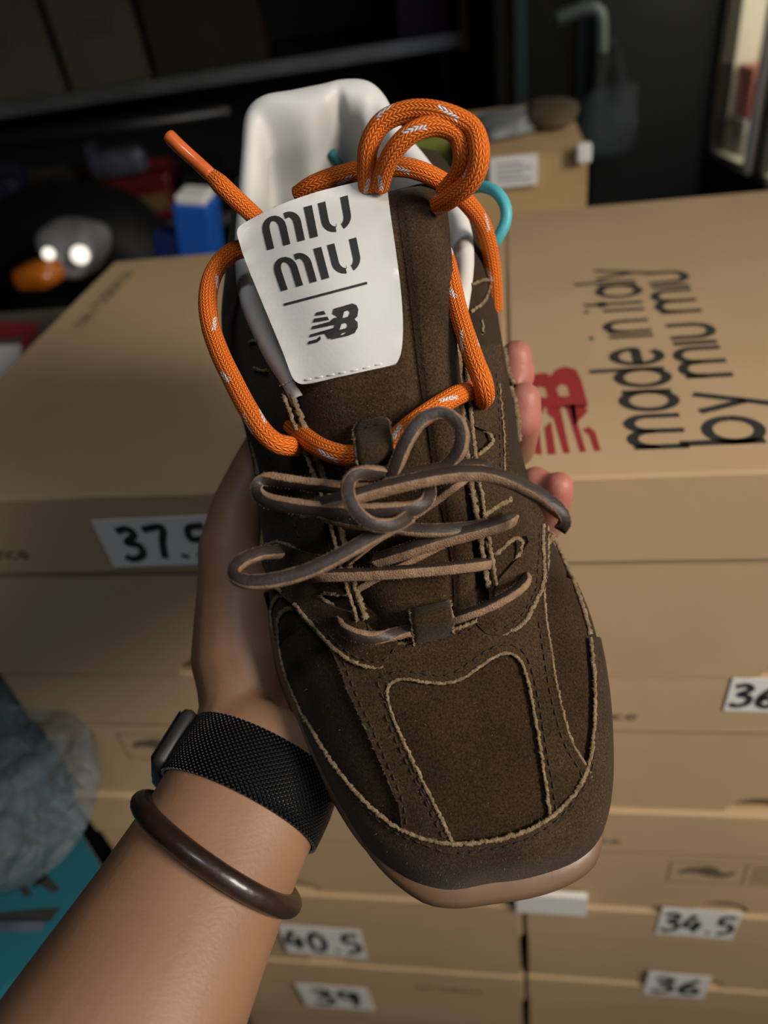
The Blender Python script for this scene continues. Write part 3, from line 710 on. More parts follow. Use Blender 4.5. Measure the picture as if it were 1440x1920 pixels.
# forefoot: dome over the toe
OL = [(500, 1060, .030), (512, 1175, .028), (528, 1240, .024), (555, 1310, .022), (592, 1400, .021), (640, 1497, .020), (690, 1578, .018), (740, 1622, .017), (790, 1650, .0165), (845, 1664, .016)]
OR = [(1055, 1050, .034), (1092, 1125, .030), (1118, 1205, .028), (1135, 1300, .025), (1142, 1400, .023), (1141, 1480, .021), (1126, 1550, .018), (1098, 1592, .017), (1053, 1622, .0165), (975, 1646, .016)]
pl = np.array([ph(*p) for p in OL]); pr = np.array([ph(*p) for p in OR])
a_tip = .0680
pl = np.vstack([pl, [a_tip, -.002, .016]]); pr = np.vstack([pr, [a_tip, .003, .016]])
def outl(P, a): 
    Q = catmull(P, 10); o = np.argsort(Q[:, 0]); return np.interp(a, Q[o, 0], Q[o, 1]), np.interp(a, Q[o, 0], Q[o, 2])
a0v = -.014
ts = np.linspace(0, 1, 46); av = a0v + (a_tip - a0v) * np.sin(ts * np.pi / 2) ** 1.0
HP = np.array([(-.03, .0590), (-.01, .0570), (.005, .0550), (.02, .0520), (.035, .0475), (.048, .0430), (.056, .0385), (.0620, .0325), (.0655, .0260), (.0672, .0210), (a_tip, .0160)])
HPc = catmull(HP, 8)
def toe_lift(a): return np.clip((a - .03) / .045, 0, None) ** 2 * .008
dome = []
for a in av:
    sl, hl = outl(pl, a); sr, hr = outl(pr, a)
    H = np.interp(a, HPc[:, 0], HPc[:, 1]); mid, hw = (sl + sr) / 2, (sr - sl) / 2
    row = []
    for th in np.linspace(0, 1, 41):
        q = -math.cos(th * math.pi); b0 = hl + (hr - hl) * (q + 1) / 2; b0 = min(b0, H)
        prof = (1 - abs(q) ** 2.3) ** (1 / 1.9)
        row.append((a, mid + hw * q, b0 + (H - b0) * prof))
    # little skirt tucked down to the sole
    bl = (a, sl + .003, .012 + toe_lift(a)); br = (a, sr - .003, .012 + toe_lift(a))
    dome.append([bl] + row + [br])
dome = sw(np.array(dome)); V, Fc = loft(dome)
vamp = obj('vamp', V, Fc, M['suede_dark'], shoe); fix_normals(vamp)
dome_bvh = BVHTree.FromPolygons([tuple(p) for p in V], Fc)
Vw, Fw = loft(wall_rows); n0 = len(V)
UP_BVH = BVHTree.FromPolygons([tuple(p) for p in V] + [tuple(p) for p in Vw], list(Fc) + [tuple(i + n0 for i in f) for f in Fw])

def curve_px(pts, per=8, closed=False, step=6):
    return resample(catmull(pts, per, closed) if len(pts) > 2 else np.array(pts, float), step)
def on_surf(P2, bvh, off=0.0, smooth=4):
    """pixel polyline -> points on the surface lifted towards its normal"""
    D = np.array([(lambda d: np.nan if d is None else d)(drop(u, v, bvh)[1]) for u, v in P2]); ok = ~np.isnan(D)
    if not ok.any(): return None
    ii = np.arange(len(D)); D = np.interp(ii, ii[ok], D[ok])
    out = np.array([np.array(CAMW) + cdir(nz(ray(u, v))) * d for (u, v), d in zip(P2, D)])
    for _ in range(smooth): out[1:-1] = out[1:-1] * .5 + (out[:-2] + out[2:]) * .25
    N = np.array([np.array(bvh.find_nearest(Vector(p))[1]) for p in out])
    toc = np.array(CAMW) - out; toc /= np.linalg.norm(toc, axis=1)[:, None]
    sg = np.sign((N * toc).sum(1)); N *= np.where(sg == 0, 1, sg)[:, None]
    for _ in range(4): N[1:-1] = N[1:-1] * .5 + (N[:-2] + N[2:]) * .25
    N /= np.linalg.norm(N, axis=1)[:, None]
    return out + N * off, N

def raw_edge(b, P, N, r=.0007, fib=True):
    """a frayed raw edge: a lumpy flattened cord with loose fibres"""
    P = resample(np.c_[P, N], .0006); N = P[:, 3:]; P = P[:, :3]
    if len(P) < 3: return
    P = P + rng.normal(0, .00012, P.shape)
    k = len(P); rr = r * (1 + .16 * rng.normal(0, 1, k).clip(-1.6, 1.6))
    T = np.gradient(P, axis=0); T /= np.linalg.norm(T, axis=1)[:, None] + 1e-9
    Sd = np.cross(T, N); Sd /= np.linalg.norm(Sd, axis=1)[:, None] + 1e-9
    a = np.linspace(0, 2 * np.pi, 7)[:-1]
    rows = P[:, None] + rr[:, None, None] * (np.cos(a)[None, :, None] * Sd[:, None] + .75 * np.sin(a)[None, :, None] * N[:, None])
    rows = rows + rng.normal(0, 1, rows.shape) * (r * .13)
    V, Fc = loft(rows, closed_v=True); b.add(V, Fc)
    if fib:
        for i in range(0, 3 * k):
            i = i // 3; c = P[i] + N[i] * rr[i] * .4; d = Sd[i] * rng.normal(0, 1) + N[i] * abs(rng.normal(0, .6)) + T[i] * rng.normal(0, .6); d /= np.linalg.norm(d) + 1e-9
            L = rr[i] * rng.uniform(1.0, 2.0); wv = np.cross(d, N[i]); wv = wv / (np.linalg.norm(wv) + 1e-9) * .00006
            b.add([c - wv, c + wv, c + d * L], [(0, 1, 2)])
def raw_part(px_lines, bvh, parent, off=.0006, r=.0007, name='raw_edge', m='raw'):
    b = MB()
    for L in px_lines:
        R = on_surf(curve_px(L), bvh, off)
        if R is None: continue
        raw_edge(b, R[0], R[1], r)
    o = b.build(name, M[m], parent, True); o['kind'] = 'stuff'; return o
def stitch_part(px_lines, bvh, parent, off=.0008, m='thread', L=.0021, gap=.0012, r=.00028, name='stitching'):
    b = MB()
    for ln in px_lines:
        R = on_surf(curve_px(ln), bvh, off)
        if R is None: continue
        P = resample(np.c_[R[0], R[1]], .0003); st = int((L + gap) / .0003); n = int(L / .0003)
        for i in range(0, len(P) - n, st):
            q = P[i:i+n+1, :3].copy(); q[0] -= P[i, 3:] * .0004; q[-1] -= P[i+n, 3:] * .0004
            V, Fc = tube(q[::2], r, 5, up=P[i, 3:]); b.add(V, Fc)
    o = b.build(name, M[m], parent, True); o['kind'] = 'stuff'; return o

def overlay(name, poly, bvh, m, thk=.0012, holes=(), grid=11, parent=shoe, smooth=6, off=.0003, step=7, nsm=3):
    """a piece of leather or suede lying on the surface: outline in pixels, real thickness in metres"""
    poly = resample(np.vstack([poly, poly[:1]]), step)[:-1]
    loops = [poly] + [resample(np.vstack([h, h[:1]]), step)[:-1] for h in holes]
    pts, edges = [], []
    for lp in loops:
        n = len(pts); pts += [tuple(p) for p in lp]; edges += [(n + i, n + (i + 1) % len(lp)) for i in range(len(lp))]
    nb = len(pts)
    lo, hi = poly.min(0), poly.max(0)
    def inside(p):
        return inpoly(p, loops[0]) and not any(inpoly(p, h) for h in loops[1:])
    allb = np.array(pts)
    for i, x in enumerate(np.arange(lo[0], hi[0], grid)):
        for y in np.arange(lo[1] + (i % 2) * grid / 2, hi[1], grid):
            if inside((x, y)) and np.min(np.abs(allb - (x, y)).sum(1)) > grid * .6: pts.append((x, y))
    r = geometry.delaunay_2d_cdt([Vector(p) for p in pts], edges, [], 0, 1e-4)
    P2 = [tuple(p) for p in r[0]]
    tri = [f for f in r[2] if inside(tuple(np.mean([P2[i] for i in f], axis=0)))]
    H, ok = [], []
    for u, v in P2:
        h, d = drop(u, v, bvh); H.append(d if d is not None else np.nan)
    H = np.array(H)
    nbr = [set() for _ in P2]
    for f in tri:
        for i in range(3): nbr[f[i]].update((f[i-1], f[(i+1) % 3]))
    for _ in range(40):
        bad = np.where(np.isnan(H))[0]
        if not len(bad): break
        H2 = H.copy()
        for i in bad:
            vs = [H[j] for j in nbr[i] if not np.isnan(H[j])]
            if vs: H2[i] = np.mean(vs)
        H = H2
    H = np.where(np.isnan(H), np.nanmean(H), H)
    for _ in range(smooth):
        H = np.array([H[i] if not nbr[i] else .5 * H[i] + .5 * np.mean([H[j] for j in nbr[i]]) for i in range(len(H))])
    P = np.array([np.array(CAMW) + cdir(nz(ray(u, v))) * d for (u, v), d in zip(P2, H)])
    N = np.zeros_like(P)
    for f in tri:
        n = np.cross(P[f[1]] - P[f[0]], P[f[2]] - P[f[0]])
        if n @ (np.array(CAMW) - P[f[0]]) < 0: n = -n
        for i in f: N[i] += n
    for _ in range(nsm): N = np.array([N[i] if not nbr[i] else .5 * N[i] + .5 * np.mean([N[j] for j in nbr[i]], axis=0) for i in range(len(N))])
    N /= np.linalg.norm(N, axis=1)[:, None] + 1e-12
    top = P + N * (off + thk); bot = P + N * (off - .0006)
    k = len(P); faces = []
    for f in tri:
        n = np.cross(P[f[1]] - P[f[0]], P[f[2]] - P[f[0]]); g = f if n @ N[f[0]] > 0 else f[::-1]
        faces.append(tuple(g)); faces.append(tuple(i + k for i in g[::-1]))
    cnt = {}
    for f in tri:
        for i in range(3):
            e = (f[i], f[(i+1) % 3]); cnt[tuple(sorted(e))] = cnt.get(tuple(sorted(e)), 0) + 1
    side = sorted({i for e, c in cnt.items() if c == 1 for i in e}); ix = {i: 2 * k + j for j, i in enumerate(side)}; ns_ = len(side)
    for e, c in cnt.items():
        if c == 1: faces.append((ix[e[0]], ix[e[1]], ix[e[1]] + ns_, ix[e[0]] + ns_))
    V = np.vstack([top, bot, top[side], bot[side]])
    o = obj(name, V, faces, m, parent)
    return o, BVHTree.FromPolygons([tuple(p) for p in top], [tuple(f) for f in tri])

def cm(pts, per=8, closed=False): return catmull(pts, per, closed)
# -- forefoot overlay with its centre window
win = [(727, 1300), (731, 1281), (750, 1273), (790, 1278), (830, 1282), (868, 1272), (905, 1245), (935, 1228), (958, 1226), (974, 1240), (986, 1275),
       (998, 1335), (1010, 1405), (1020, 1470), (1030, 1540), (1034, 1556), (960, 1585), (858, 1592), (850, 1577), (820, 1516), (790, 1455), (762, 1398), (737, 1340)]
left_in = [(542, 1112), (562, 1135), (590, 1170), (622, 1212), (642, 1255), (660, 1302), (684, 1352), (706, 1402), (728, 1452), (746, 1498), (754, 1545), (756, 1562)]
right_in = [(1022, 1005), (1022, 1060), (1016, 1105), (1021, 1165), (1029, 1215), (1040, 1285), (1054, 1345), (1070, 1395), (1098, 1442), (1104, 1462)]
ov = np.vstack([cm(left_in), cm([(756, 1562), (850, 1600), (960, 1594), (1050, 1538), (1104, 1462)])[1:], cm(right_in)[::-1][1:], [(1000, 1060), (930, 1135), (905, 1160), (850, 1180), (772, 1200), (735, 1208), (650, 1160), (570, 1120)]])
vamp_overlay, vo_bvh = overlay('vamp_overlay', ov, UP_BVH, M['suede'], .0011, holes=[cm(win, 6, True)])
raw_part([win[:15], win[18:] + win[:2]], UP_BVH, vamp_overlay, .0013, .00055)
raw_part([left_in[1:10]], UP_BVH, vamp_overlay, .0011, .0005)
raw_part([right_in], UP_BVH, vamp_overlay, .0012, .0005)
stitch_part([[(p[0] - 14, p[1] + 2) for p in reversed(win[18:])] + [(714, 1296), (720, 1272), (748, 1258), (792, 1263), (832, 1267), (862, 1256), (898, 1230), (930, 1212), (962, 1209), (986, 1228), (1001, 1272), (1013, 1332), (1024, 1402), (1036, 1470), (1044, 1530)],
             [(p[0] + 9, p[1] + 2) for p in left_in[2:]], [(p[0] - 11, p[1] + 2) for p in right_in[3:]]], vo_bvh, vamp_overlay, .0003)

# -- outer side panels that frame the dark side windows
lw_out = [(505, 1190), (512, 1150), (524, 1117), (540, 1112)]
raw_part([[(514, 1175), (511, 1148), (521, 1120), (536, 1112), (556, 1128)], [(578, 1352), (556, 1305), (537, 1255), (526, 1205), (524, 1165), (534, 1142), (552, 1140)]], UP_BVH, vamp, .0010, .0007)
raw_part([[(1027, 985), (1045, 1030), (1062, 1068), (1078, 1105), (1092, 1145), (1104, 1190)], [(1022, 1020), (1034, 1008)]], UP_BVH, vamp, .0006, .0009)

# -- mudguard: a band from its top edge down to the sole
mg_top = [(571, 1342), (602, 1395), (640, 1452), (690, 1508), (745, 1552), (800, 1574), (850, 1582), (900, 1579), (950, 1569), (1000, 1551), (1045, 1520), (1080, 1480), (1100, 1435), (1109, 1380), (1111, 1320), (1109, 1260), (1103, 1200)]
top_c, topN = on_surf(curve_px(mg_top, step=8), UP_BVH, .0004)
nk = len(top_c)
# matching points on the outline, taken in plan
plan = np.vstack([catmull(pl, 10), catmull(pr, 10)[::-1]])
plan_w = sw(np.c_[plan[:, :2], np.full(len(plan), .016)])
Q = resample(plan, .0015)
starts = [int(np.argmin(np.linalg.norm(Q - ph(566, 1335, .022), axis=1))), int(np.argmin(np.linalg.norm(Q - ph(1119, 1205, .028), axis=1)))]
Qs = Q[starts[0]:starts[1] + 1]; tt = np.linspace(0, len(Qs) - 1, nk)
base = np.stack([np.interp(tt, np.arange(len(Qs)), Qs[:, k]) for k in range(3)], -1)
rows = []
for i in range(nk):
    q = top_c[i]; rel = q - np.array(cw(SO)); tq = np.array([rel @ AX, rel @ SX, rel @ UPN]); bq = base[i].copy()
    od = nz(np.r_[(bq - np.array([.0, 0.0, 0]))[:2], 0]); outp = np.r_[bq[:2] + od[:2] * .0014, bq[2]]
    low = np.r_[bq[:2] + od[:2] * .0004, .0115 + toe_lift(bq[0])]
    m1 = tq * .35 + outp * .65; m1[2] += (tq[2] - outp[2]) * .30
    m2 = tq * .75 + outp * .25; m2[2] += (tq[2] - outp[2]) * .12 + .0012
    inner = tq.copy(); inner[2] -= .0012
    up1 = tq.copy(); up1[2] += .0019
    rows.append(np.vstack([inner, up1, catmull([up1, m2, m1, outp, low], 4)[1:]]))
rows = np.array(rows)
for _ in range(3): rows[1:-1] = rows[1:-1] * .5 + (rows[:-2] + rows[2:]) * .25
Vm, Fm = loft(sw(rows)); mud = obj('mudguard', Vm, Fm, M['suede'], shoe); fix_normals(mud)
mg_bvh = BVHTree.FromPolygons([tuple(p) for p in Vm], Fm)
b = MB(); e = sw(rows[:, 1]); raw_edge(b, e, np.broadcast_to(UPN, e.shape), .00066)
o = b.build('raw_edge', M['raw'], mud, True); o['kind'] = 'stuff'
stitch_part([[(p[0] + (0 if 4 < i < 10 else (-4 if i <= 4 else 7)), p[1] + (16 if 3 < i < 11 else 8)) for i, p in enumerate(mg_top[2:14])]], mg_bvh, mud, .0003)

# -- sole
plan2 = np.vstack([np.array(B_)[:, :2], np.vstack([catmull(pl, 10), catmull(pr, 10)[::-1]])[::-1, :2]])
plan2 = resample(np.vstack([plan2, plan2[:1]]), .003)[:-1]
for _ in range(6): plan2 = plan2 * .5 + (np.roll(plan2, 1, 0) + np.roll(plan2, -1, 0)) * .25
tg = np.roll(plan2, -1, 0) - np.roll(plan2, 1, 0); nrm2 = np.stack([-tg[:, 1], tg[:, 0]], -1); nrm2 /= np.linalg.norm(nrm2, axis=1)[:, None]
if ((plan2 - plan2.mean(0)) * nrm2).sum() < 0: nrm2 = -nrm2
rows = []
for off, hh in ((-.004, 1.0), (.0004, 1.0), (.0022, .93), (.0032, .62), (.0030, .30), (.0012, .05), (-.003, 0.0), (-.012, 0.0)):
    ring = []
    for p, n in zip(plan2, nrm2):
        a = p[0]; fr = np.clip((a - .02) / .045, 0, 1); top = .020 * (1 - fr) + .0125 * fr; lift = np.clip((a - .03) / .045, 0, None) ** 2 * .0085
        side_ = 1 - np.clip((n[0] - .55) / .35, 0, 1); o_ = off * (1 + 1.0 * fr * (off > 0)) - fr * side_ * .0042
        ring.append((a + n[0] * o_, p[1] + n[1] * o_, lift + top * hh))
    rows.append(ring)
rows = np.array(rows); V, Fc = loft(sw(rows), closed_v=True)
k = len(plan2); Fc = list(Fc) + [tuple(range(k))[::-1], tuple((len(rows) - 1) * k + i for i in range(k))]
sole = fix_normals(obj('sole', V, Fc, M['gum'], shoe)); sole['label'] = 'translucent gum rubber sole lip'
# -- insole
ins = plan2 * .86 + np.array([-.012, 0]); ins[:, 0] = np.clip(ins[:, 0], -.2, .05)
M['insole'] = mat('teal_insole', (0.02, 0.16, 0.17), 0.8, bump=.2, bscale=900)
V = np.vstack([sw(np.c_[ins, np.full(k, .030)]), sw(np.c_[ins, np.full(k, .022)])])
fix_normals(obj('insole', V, [tuple(range(k)), tuple(range(2*k-1, k-1, -1))] + [(i, (i+1) % k, (i+1) % k + k, i + k) for i in range(k)], M['insole'], shoe, False))

# -- padded white collar lining, rolled over the top line
lo_i, hi_i = 34, 25 * 6 + 2
rows = []
for i in range(lo_i, hi_i + 1):
    e = E_[i]; tau = (i - lo_i) / (hi_i - lo_i)
    heel = math.exp(-((tau - .5) / .17) ** 2)
    inw = nz(np.array([max(e[0], -.160), 0.002]) - e[:2]); endk = min(1, tau / .03, (1 - tau) / .03)
    hump = 1 + .55 * (math.exp(-((tau - .41) / .045) ** 2) + math.exp(-((tau - .59) / .05) ** 2)) - .75 * math.exp(-((tau - .505) / .014) ** 2)
    kk = (.75 + .55 * heel * hump)
    row = []; low_ = 1 + .8 * (math.exp(-((tau - .39) / .05) ** 2) + math.exp(-((tau - .615) / .05) ** 2)) - 1.25 * math.exp(-((tau - .505) / .065) ** 2)
    kl_ = .75 + .55 * heel * low_
    for jj, (ii, hh) in enumerate(((-.0012, -.010), (-.0014, -.004), (-.0004, .0004), (.0030, .0022), (.0068, .0010), (.0096, -.004), (.0108, -.012), (.0100, -.024), (.0085, -.040), (.0080, -.058))):
        kq = kk + (kl_ - kk) * min(1, max(0, (jj - 4) / 3))
        hs = hh if hh > -.02 else hh * (.5 + .5 * heel)
        row.append((e[0] + inw[0] * ii * kq, e[1] + inw[1] * ii * kq, e[2] + hs))
    rows.append(catmull(np.array(row), 3))
rows = np.array(rows); V, Fc = loft(sw(rows)); lining = fix_normals(obj('collar_lining', V, Fc, M['white_leather'], shoe)); lining['label'] = 'padded white leather collar lining'
LN_BVH = BVHTree.FromPolygons([tuple(p) for p in V], Fc)
R = on_surf(curve_px([(620, 284), (628, 298), (640, 312), (656, 326)]), LN_BVH, .0002)
Vt, Ft = tube(R[0], .0018, 10, up=R[1][0]); fix_normals(obj('heel_tape', Vt, Ft, M['insole'], shoe))['label'] = 'teal tape inside the heel'
# folded ends of the lining on the two sides
for pts in ([(519, 726), (530, 722), (543, 716), (553, 712)], [(844, 632), (852, 630), (862, 628)]):
    b = MB(); R = on_surf(curve_px(pts, step=3), BVHTree.FromPolygons([tuple(p) for p in V], Fc), .0003)
    if R is not None:
        for q in range(0, len(R[0]) - 1, 2):
            Vt, Ft = tube(R[0][q:q+2], .00025, 5, up=R[1][q]); b.add(Vt, Ft)
        o = b.build('seam', M['white_thread'], lining, True); o['kind'] = 'stuff'

# -- tongue
TG = [((705, 1186), (900, 1168), .0575), ((655, 1090), (914, 1072), .066), ((625, 988), (900, 965), .075), ((588, 898), (888, 878), .084),
      ((578, 815), (876, 795), .0915), ((556, 728), (862, 690), .0995), ((534, 640), (854, 590), .106), ((505, 555), (848, 490), .1110),
      ((482, 490), (842, 420), .1135), ((474, 445), (835, 365), .1145), ((482, 426), (826, 343), .1130), ((500, 420), (810, 338), .1090)]
rows_t, rows_b = [], []
for l, r_, hC in TG:
    row, rb = [], []
    for q in np.linspace(0, 1, 33):
        edge = abs(2*q - 1) ** 3
        h = hC - .009 * edge - .0032 * math.exp(-((q - .735) / .022) ** 2) + .0022 * math.exp(-((q - .88) / .085) ** 2)
        u = l[0] + (r_[0] - l[0]) * q; v = l[1] + (r_[1] - l[1]) * q
        row.append(ph(u, v, h)); rb.append(ph(u, v, h) - np.array([0, 0, .0065 * (1 - .6 * edge)]))
    rows_t.append(row); rows_b.append(rb)
def cl2(R, per=5): 
    R = np.array(R); return np.stack([catmull(R[:, j], per) for j in range(R.shape[1])], 1)
rt, rb = cl2(rows_t), cl2(rows_b)
ring = np.concatenate([rt, rb[:, ::-1]], axis=1); V, Fc = loft(sw(ring), closed_v=True)
kk = ring.shape[1]; Fc = list(Fc) + [tuple(range(kk))[::-1], tuple((len(ring) - 1) * kk + i for i in range(kk))]
tongue = fix_normals(obj('tongue', V, Fc, M['suede'], shoe)); tongue['label'] = 'thick padded brown suede tongue'
Vt, Ft = loft(sw(rt)); TG_BVH = BVHTree.FromPolygons([tuple(p) for p in Vt], Ft)

# -- eyestays
el = [(496, 1024), (510, 1016), (530, 1018), (560, 1030), (600, 1041), (627, 1050), (640, 1060), (655, 1061), (663, 1088), (663, 1115), (603, 1112), (601, 1120), (637, 1139), (674, 1148), (688, 1166), (698, 1180), (730, 1192), (747, 1205), (747, 1225), (735, 1243),
      (710, 1252), (680, 1248), (652, 1236), (625, 1215), (600, 1188), (575, 1160), (552, 1132), (528, 1112), (512, 1090), (500, 1060)]
eyeL, el_b = overlay('eyestay', np.array(el, float), UP_BVH, M['suede'], .0012, off=.0012, grid=9, smooth=10)
raw_part([el[:8], [(655, 1117)] + el[10:14], el[16:27], [(505, 1088)] + el[27:28][::-1]], el_b, eyeL, .0001, .0006)
def edge_part(i0, i1, parent, r=.0009):
    b = MB(); e = sw(E_[i0:i1] + np.array([0, 0, .0004])); raw_edge(b, e, np.broadcast_to(UPN, e.shape), r)
    e2 = E_[i0:i1].copy(); e2[:, 1] += np.sign(e2[:, 1]) * .0026; e2[:, 2] += .0004; e2 = sw(e2); raw_edge(b, e2, np.broadcast_to(UPN, e2.shape), r * .7)
    o = b.build('raw_edge', M['raw'], parent, True); o['kind'] = 'stuff'
edge_part(7, 36, quarter); edge_part(150, 180, quarter)
stitch_part([[(740, 1215), (728, 1234), (708, 1242), (682, 1238), (656, 1226), (632, 1206), (606, 1178), (580, 1150)]], el_b, eyeL, .0002)
raw_part([[(470, 640), (480, 638), (500, 640)], [(478, 690), (490, 696), (505, 694)], [(500, 795), (520, 810), (535, 818)]], UP_BVH, quarter, .0004, .0005)
stitch_part([[(505, 850), (520, 890), (545, 960), (565, 1020)], [(600, 960), (612, 1000), (622, 1035)]], UP_BVH, quarter, .0003)
er = [(858, 648), (864, 720), (870, 785), (877, 800), (900, 808), (921, 821), (915, 834), (896, 848), (880, 858), (882, 905), (888, 945), (896, 985), (910, 1014), (922, 1042), (945, 1025), (962, 1010), (975, 1006), (981, 1020), (970, 1045),
      (950, 1065), (931, 1086), (924, 1104), (922, 1125), (900, 1150), (892, 1172), (910, 1190), (935, 1192), (960, 1183), (985, 1165), (1002, 1132), (1015, 1107), (1021, 1080), (1018, 1030), (1018, 985), (985, 925), (950, 890), (944, 830), (938, 720), (928, 648)]
eyeR, er_b = overlay('eyestay', np.array(er, float), UP_BVH, M['suede'], .0012, off=.0012, grid=9, smooth=10)
raw_part([[(872, 782), (880, 796), (902, 804), (925, 821), (918, 837), (898, 851), (884, 862)], er[12:22], er[24:34]], er_b, eyeR, .0001, .0007)
raw_part([[(958, 936), (935, 948), (905, 968)]], er_b, eyeR, .0002, .0009)
raw_part([[(936, 720), (942, 780), (945, 830), (946, 890)]], er_b, eyeR, .0002, .0004)
stitch_part([[(1008, 1100), (994, 1128), (978, 1156), (956, 1173), (934, 1181), (908, 1178)], [(930, 700), (936, 780), (938, 885)], [(1012, 1000), (1009, 1060), (1006, 1095)]], er_b, eyeR, .0002)
raw_part([[(883, 535), (905, 525), (917, 523), (916, 545), (903, 570), (882, 585)], [(900, 600), (906, 612), (902, 625)]], UP_BVH, quarter, .0004, .0006)
raw_part([[(735, 1209), (772, 1201), (812, 1192), (850, 1181), (905, 1161)]], vo_bvh, vamp_overlay, .0002, .0006)
stitch_part([[(740, 1217), (775, 1209), (812, 1201), (852, 1190), (900, 1174)]], vo_bvh, vamp_overlay, .0002)

# -- side emblem plates whose raw edges stand off the wall
def side_plate(pts, sgn):
    P = resample(catmull(pts, 6), 6); r1, r2 = [], []
    for u, v in P:
        q = ph(u, v, .048); r1.append(q); r2.append(q + np.array([0, sgn * -.004, -.024]))
    r1, r2 = np.array(r1), np.array(r2); t_ = np.array([0, sgn * -.0016, 0])
    ring = np.stack([r1, r2, r2 + t_, r1 + t_], 1); V, Fc = loft(sw(ring), closed_v=True)
    o = fix_normals(obj('side_emblem', V, Fc, M['suede'], shoe, False))
    b = MB(); e = sw((r1 * 2 + t_) / 2); raw_edge(b, e, np.broadcast_to(UPN, e.shape), .00095)
    q = b.build('raw_edge', M['raw'], o, True); q['kind'] = 'stuff'
side_plate([(951, 654), (955, 690), (968, 722)], 1); side_plate([(962, 726), (972, 765), (978, 828)], 1)
side_plate([(461, 790), (470, 830), (480, 890)], -1)

# -- lace loops
def strap(name, path, hw, thk=.0013, m='suede', taper=None):
    """path: (u, v, h) along the middle; hw: half width in pixels"""
    P = catmull(path, 6); r1, r2 = [], []
    for i, (u, v, h) in enumerate(P):
        t = i / (len(P) - 1); ww = hw * (taper(t) if taper else 1)
        row = [ph(u + q * ww, v - q * ww * .24, h - .0012 * abs(q) ** 3) for q in np.linspace(-1, 1, 9)]; r1.append(row)
    r1 = np.array(r1); r2 = r1 - np.array([0, 0, thk]); ring = np.concatenate([r1, r2[:, ::-1]], 1)
    V, Fc = loft(sw(ring), closed_v=True); k = ring.shape[1]
    Fc = list(Fc) + [tuple(range(k))[::-1], tuple((len(ring) - 1) * k + i for i in range(k))]
    o = fix_normals(obj(name, V, Fc, M[m], shoe))
    b = MB()
    for j in (0, 8):
        e = sw(r1[:, j] - np.array([0, 0, thk / 2])); raw_edge(b, e, np.broadcast_to(UPN, e.shape), .0006)
    q = b.build('raw_edge', M['raw'], o, True); q['kind'] = 'stuff'
    return o, r1
strap('lace_loop', [(814, 1200, .0575), (813, 1188, .0625), (811, 1165, .0685), (808, 1146, .0690), (806, 1134, .0650), (806, 1136, .0600)], 37)
lp, r1 = strap('lace_loop', [(695, 785, .0945), (696, 800, .0965), (700, 825, .1010), (703, 850, .1020), (705, 872, .0970), (706, 885, .0890)], 33, taper=lambda t: .72 + .28 * min(1, t * 6))
b = MB(); e = sw(r1[6] + np.array([0, 0, .0003])); e = resample(e, .0003)
for i in range(3, len(e) - 9, 10): Vq, Fq = tube(e[i:i+7:2], .0003, 5, up=UPN); b.add(Vq, Fq)
o = b.build('stitching', M['thread'], lp, True); o['kind'] = 'stuff'

# -- white label on the tongue
lb = [(452, 436), (480, 416), (530, 392), (590, 371), (655, 355), (720, 341), (725, 360), (730, 395), (741, 470), (751, 550), (755, 610), (753, 655), (746, 678), (735, 687), (690, 697), (640, 708), (585, 720), (565, 720), (552, 706), (538, 668),
      (515, 612), (493, 560), (470, 505), (456, 465)]
ext = []
for l, r_, hC in TG:
    row = []
    for q in np.linspace(-.22, 1, 40):
        e_ = abs(2*max(q, -.02) - 1) ** 3 * .009 + max(0, -q) * .03
        row.append(ph(l[0] + (r_[0] - l[0]) * q, l[1] + (r_[1] - l[1]) * q, hC - e_))
    ext.append(row)
ext[-1] = [ph(*p) for p in [(l[0] + (r_[0] - l[0]) * q + 4, l[1] + (r_[1] - l[1]) * q - 40, TG[-1][2]) for l, r_ in [TG[-1][:2]] for q in np.linspace(-.22, 1, 40)]]
Vx, Fx = loft(sw(cl2(ext)))
label, lb_bvh = overlay('tongue_label', cm(lb, 4, True), BVHTree.FromPolygons([tuple(p) for p in Vx], Fx), M['white_leather'], .0013, off=.0012, grid=13, smooth=40, nsm=25)
label['label'] = 'white leather tongue label with black lettering'
# rolled fold at its top edge
R = on_surf(curve_px(lb[:6], step=6), lb_bvh, -.0016); b = MB(); T, Fq = tube(R[0], .0016, 10, up=R[1][0]); b.add(T, Fq); b.build('fold', M['white_leather'], label, True)
def quadmap(TL, TR, BR, BL, off=.00025):
    TL, TR, BR, BL = [np.array(p, float) for p in (TL, TR, BR, BL)]
    def f(x, y):
        p = (BL * (1 - x) + BR * x) * (1 - y) + (TL * (1 - x) + TR * x) * y
        h, d = drop(p[0], p[1], lb_bvh)
        if h is None: h = np.array(lb_bvh.find_nearest(Vector(pw(p[0], p[1], .11)))[0])
        return tuple(h + (np.array(CAMW) - h) / np.linalg.norm(np.array(CAMW) - h) * off)
    return f
def subdiv(groups, n=3):
    out = []
    for g in groups:
        gg = []
        for lp_ in g:
            q = []
            for i in range(len(lp_)):
                a, c = np.array(lp_[i]), np.array(lp_[(i + 1) % len(lp_)]); m_ = n if np.linalg.norm(c - a) > .15 else 1
                q += [tuple(a + (c - a) * t / m_) for t in range(m_)]
            gg.append(q)
        out.append(gg)
    return out
b = MB()
polys_mesh(subdiv(MIU, 5), quadmap((487, 411), (652, 366), (662, 425), (501, 469)), b)
polys_mesh(subdiv(MIU, 5), quadmap((507, 488), (668, 445), (680, 503), (527, 546)), b)
qm = quadmap((532, 569), (688, 528), (689, 532.5), (533, 573.5)); b.add([qm(i / 24, j) for i in range(25) for j in (0, 1)], [(2*i, 2*i+2, 2*i+3, 2*i+1) for i in range(24)])
b.build('lettering', M['print'], label)
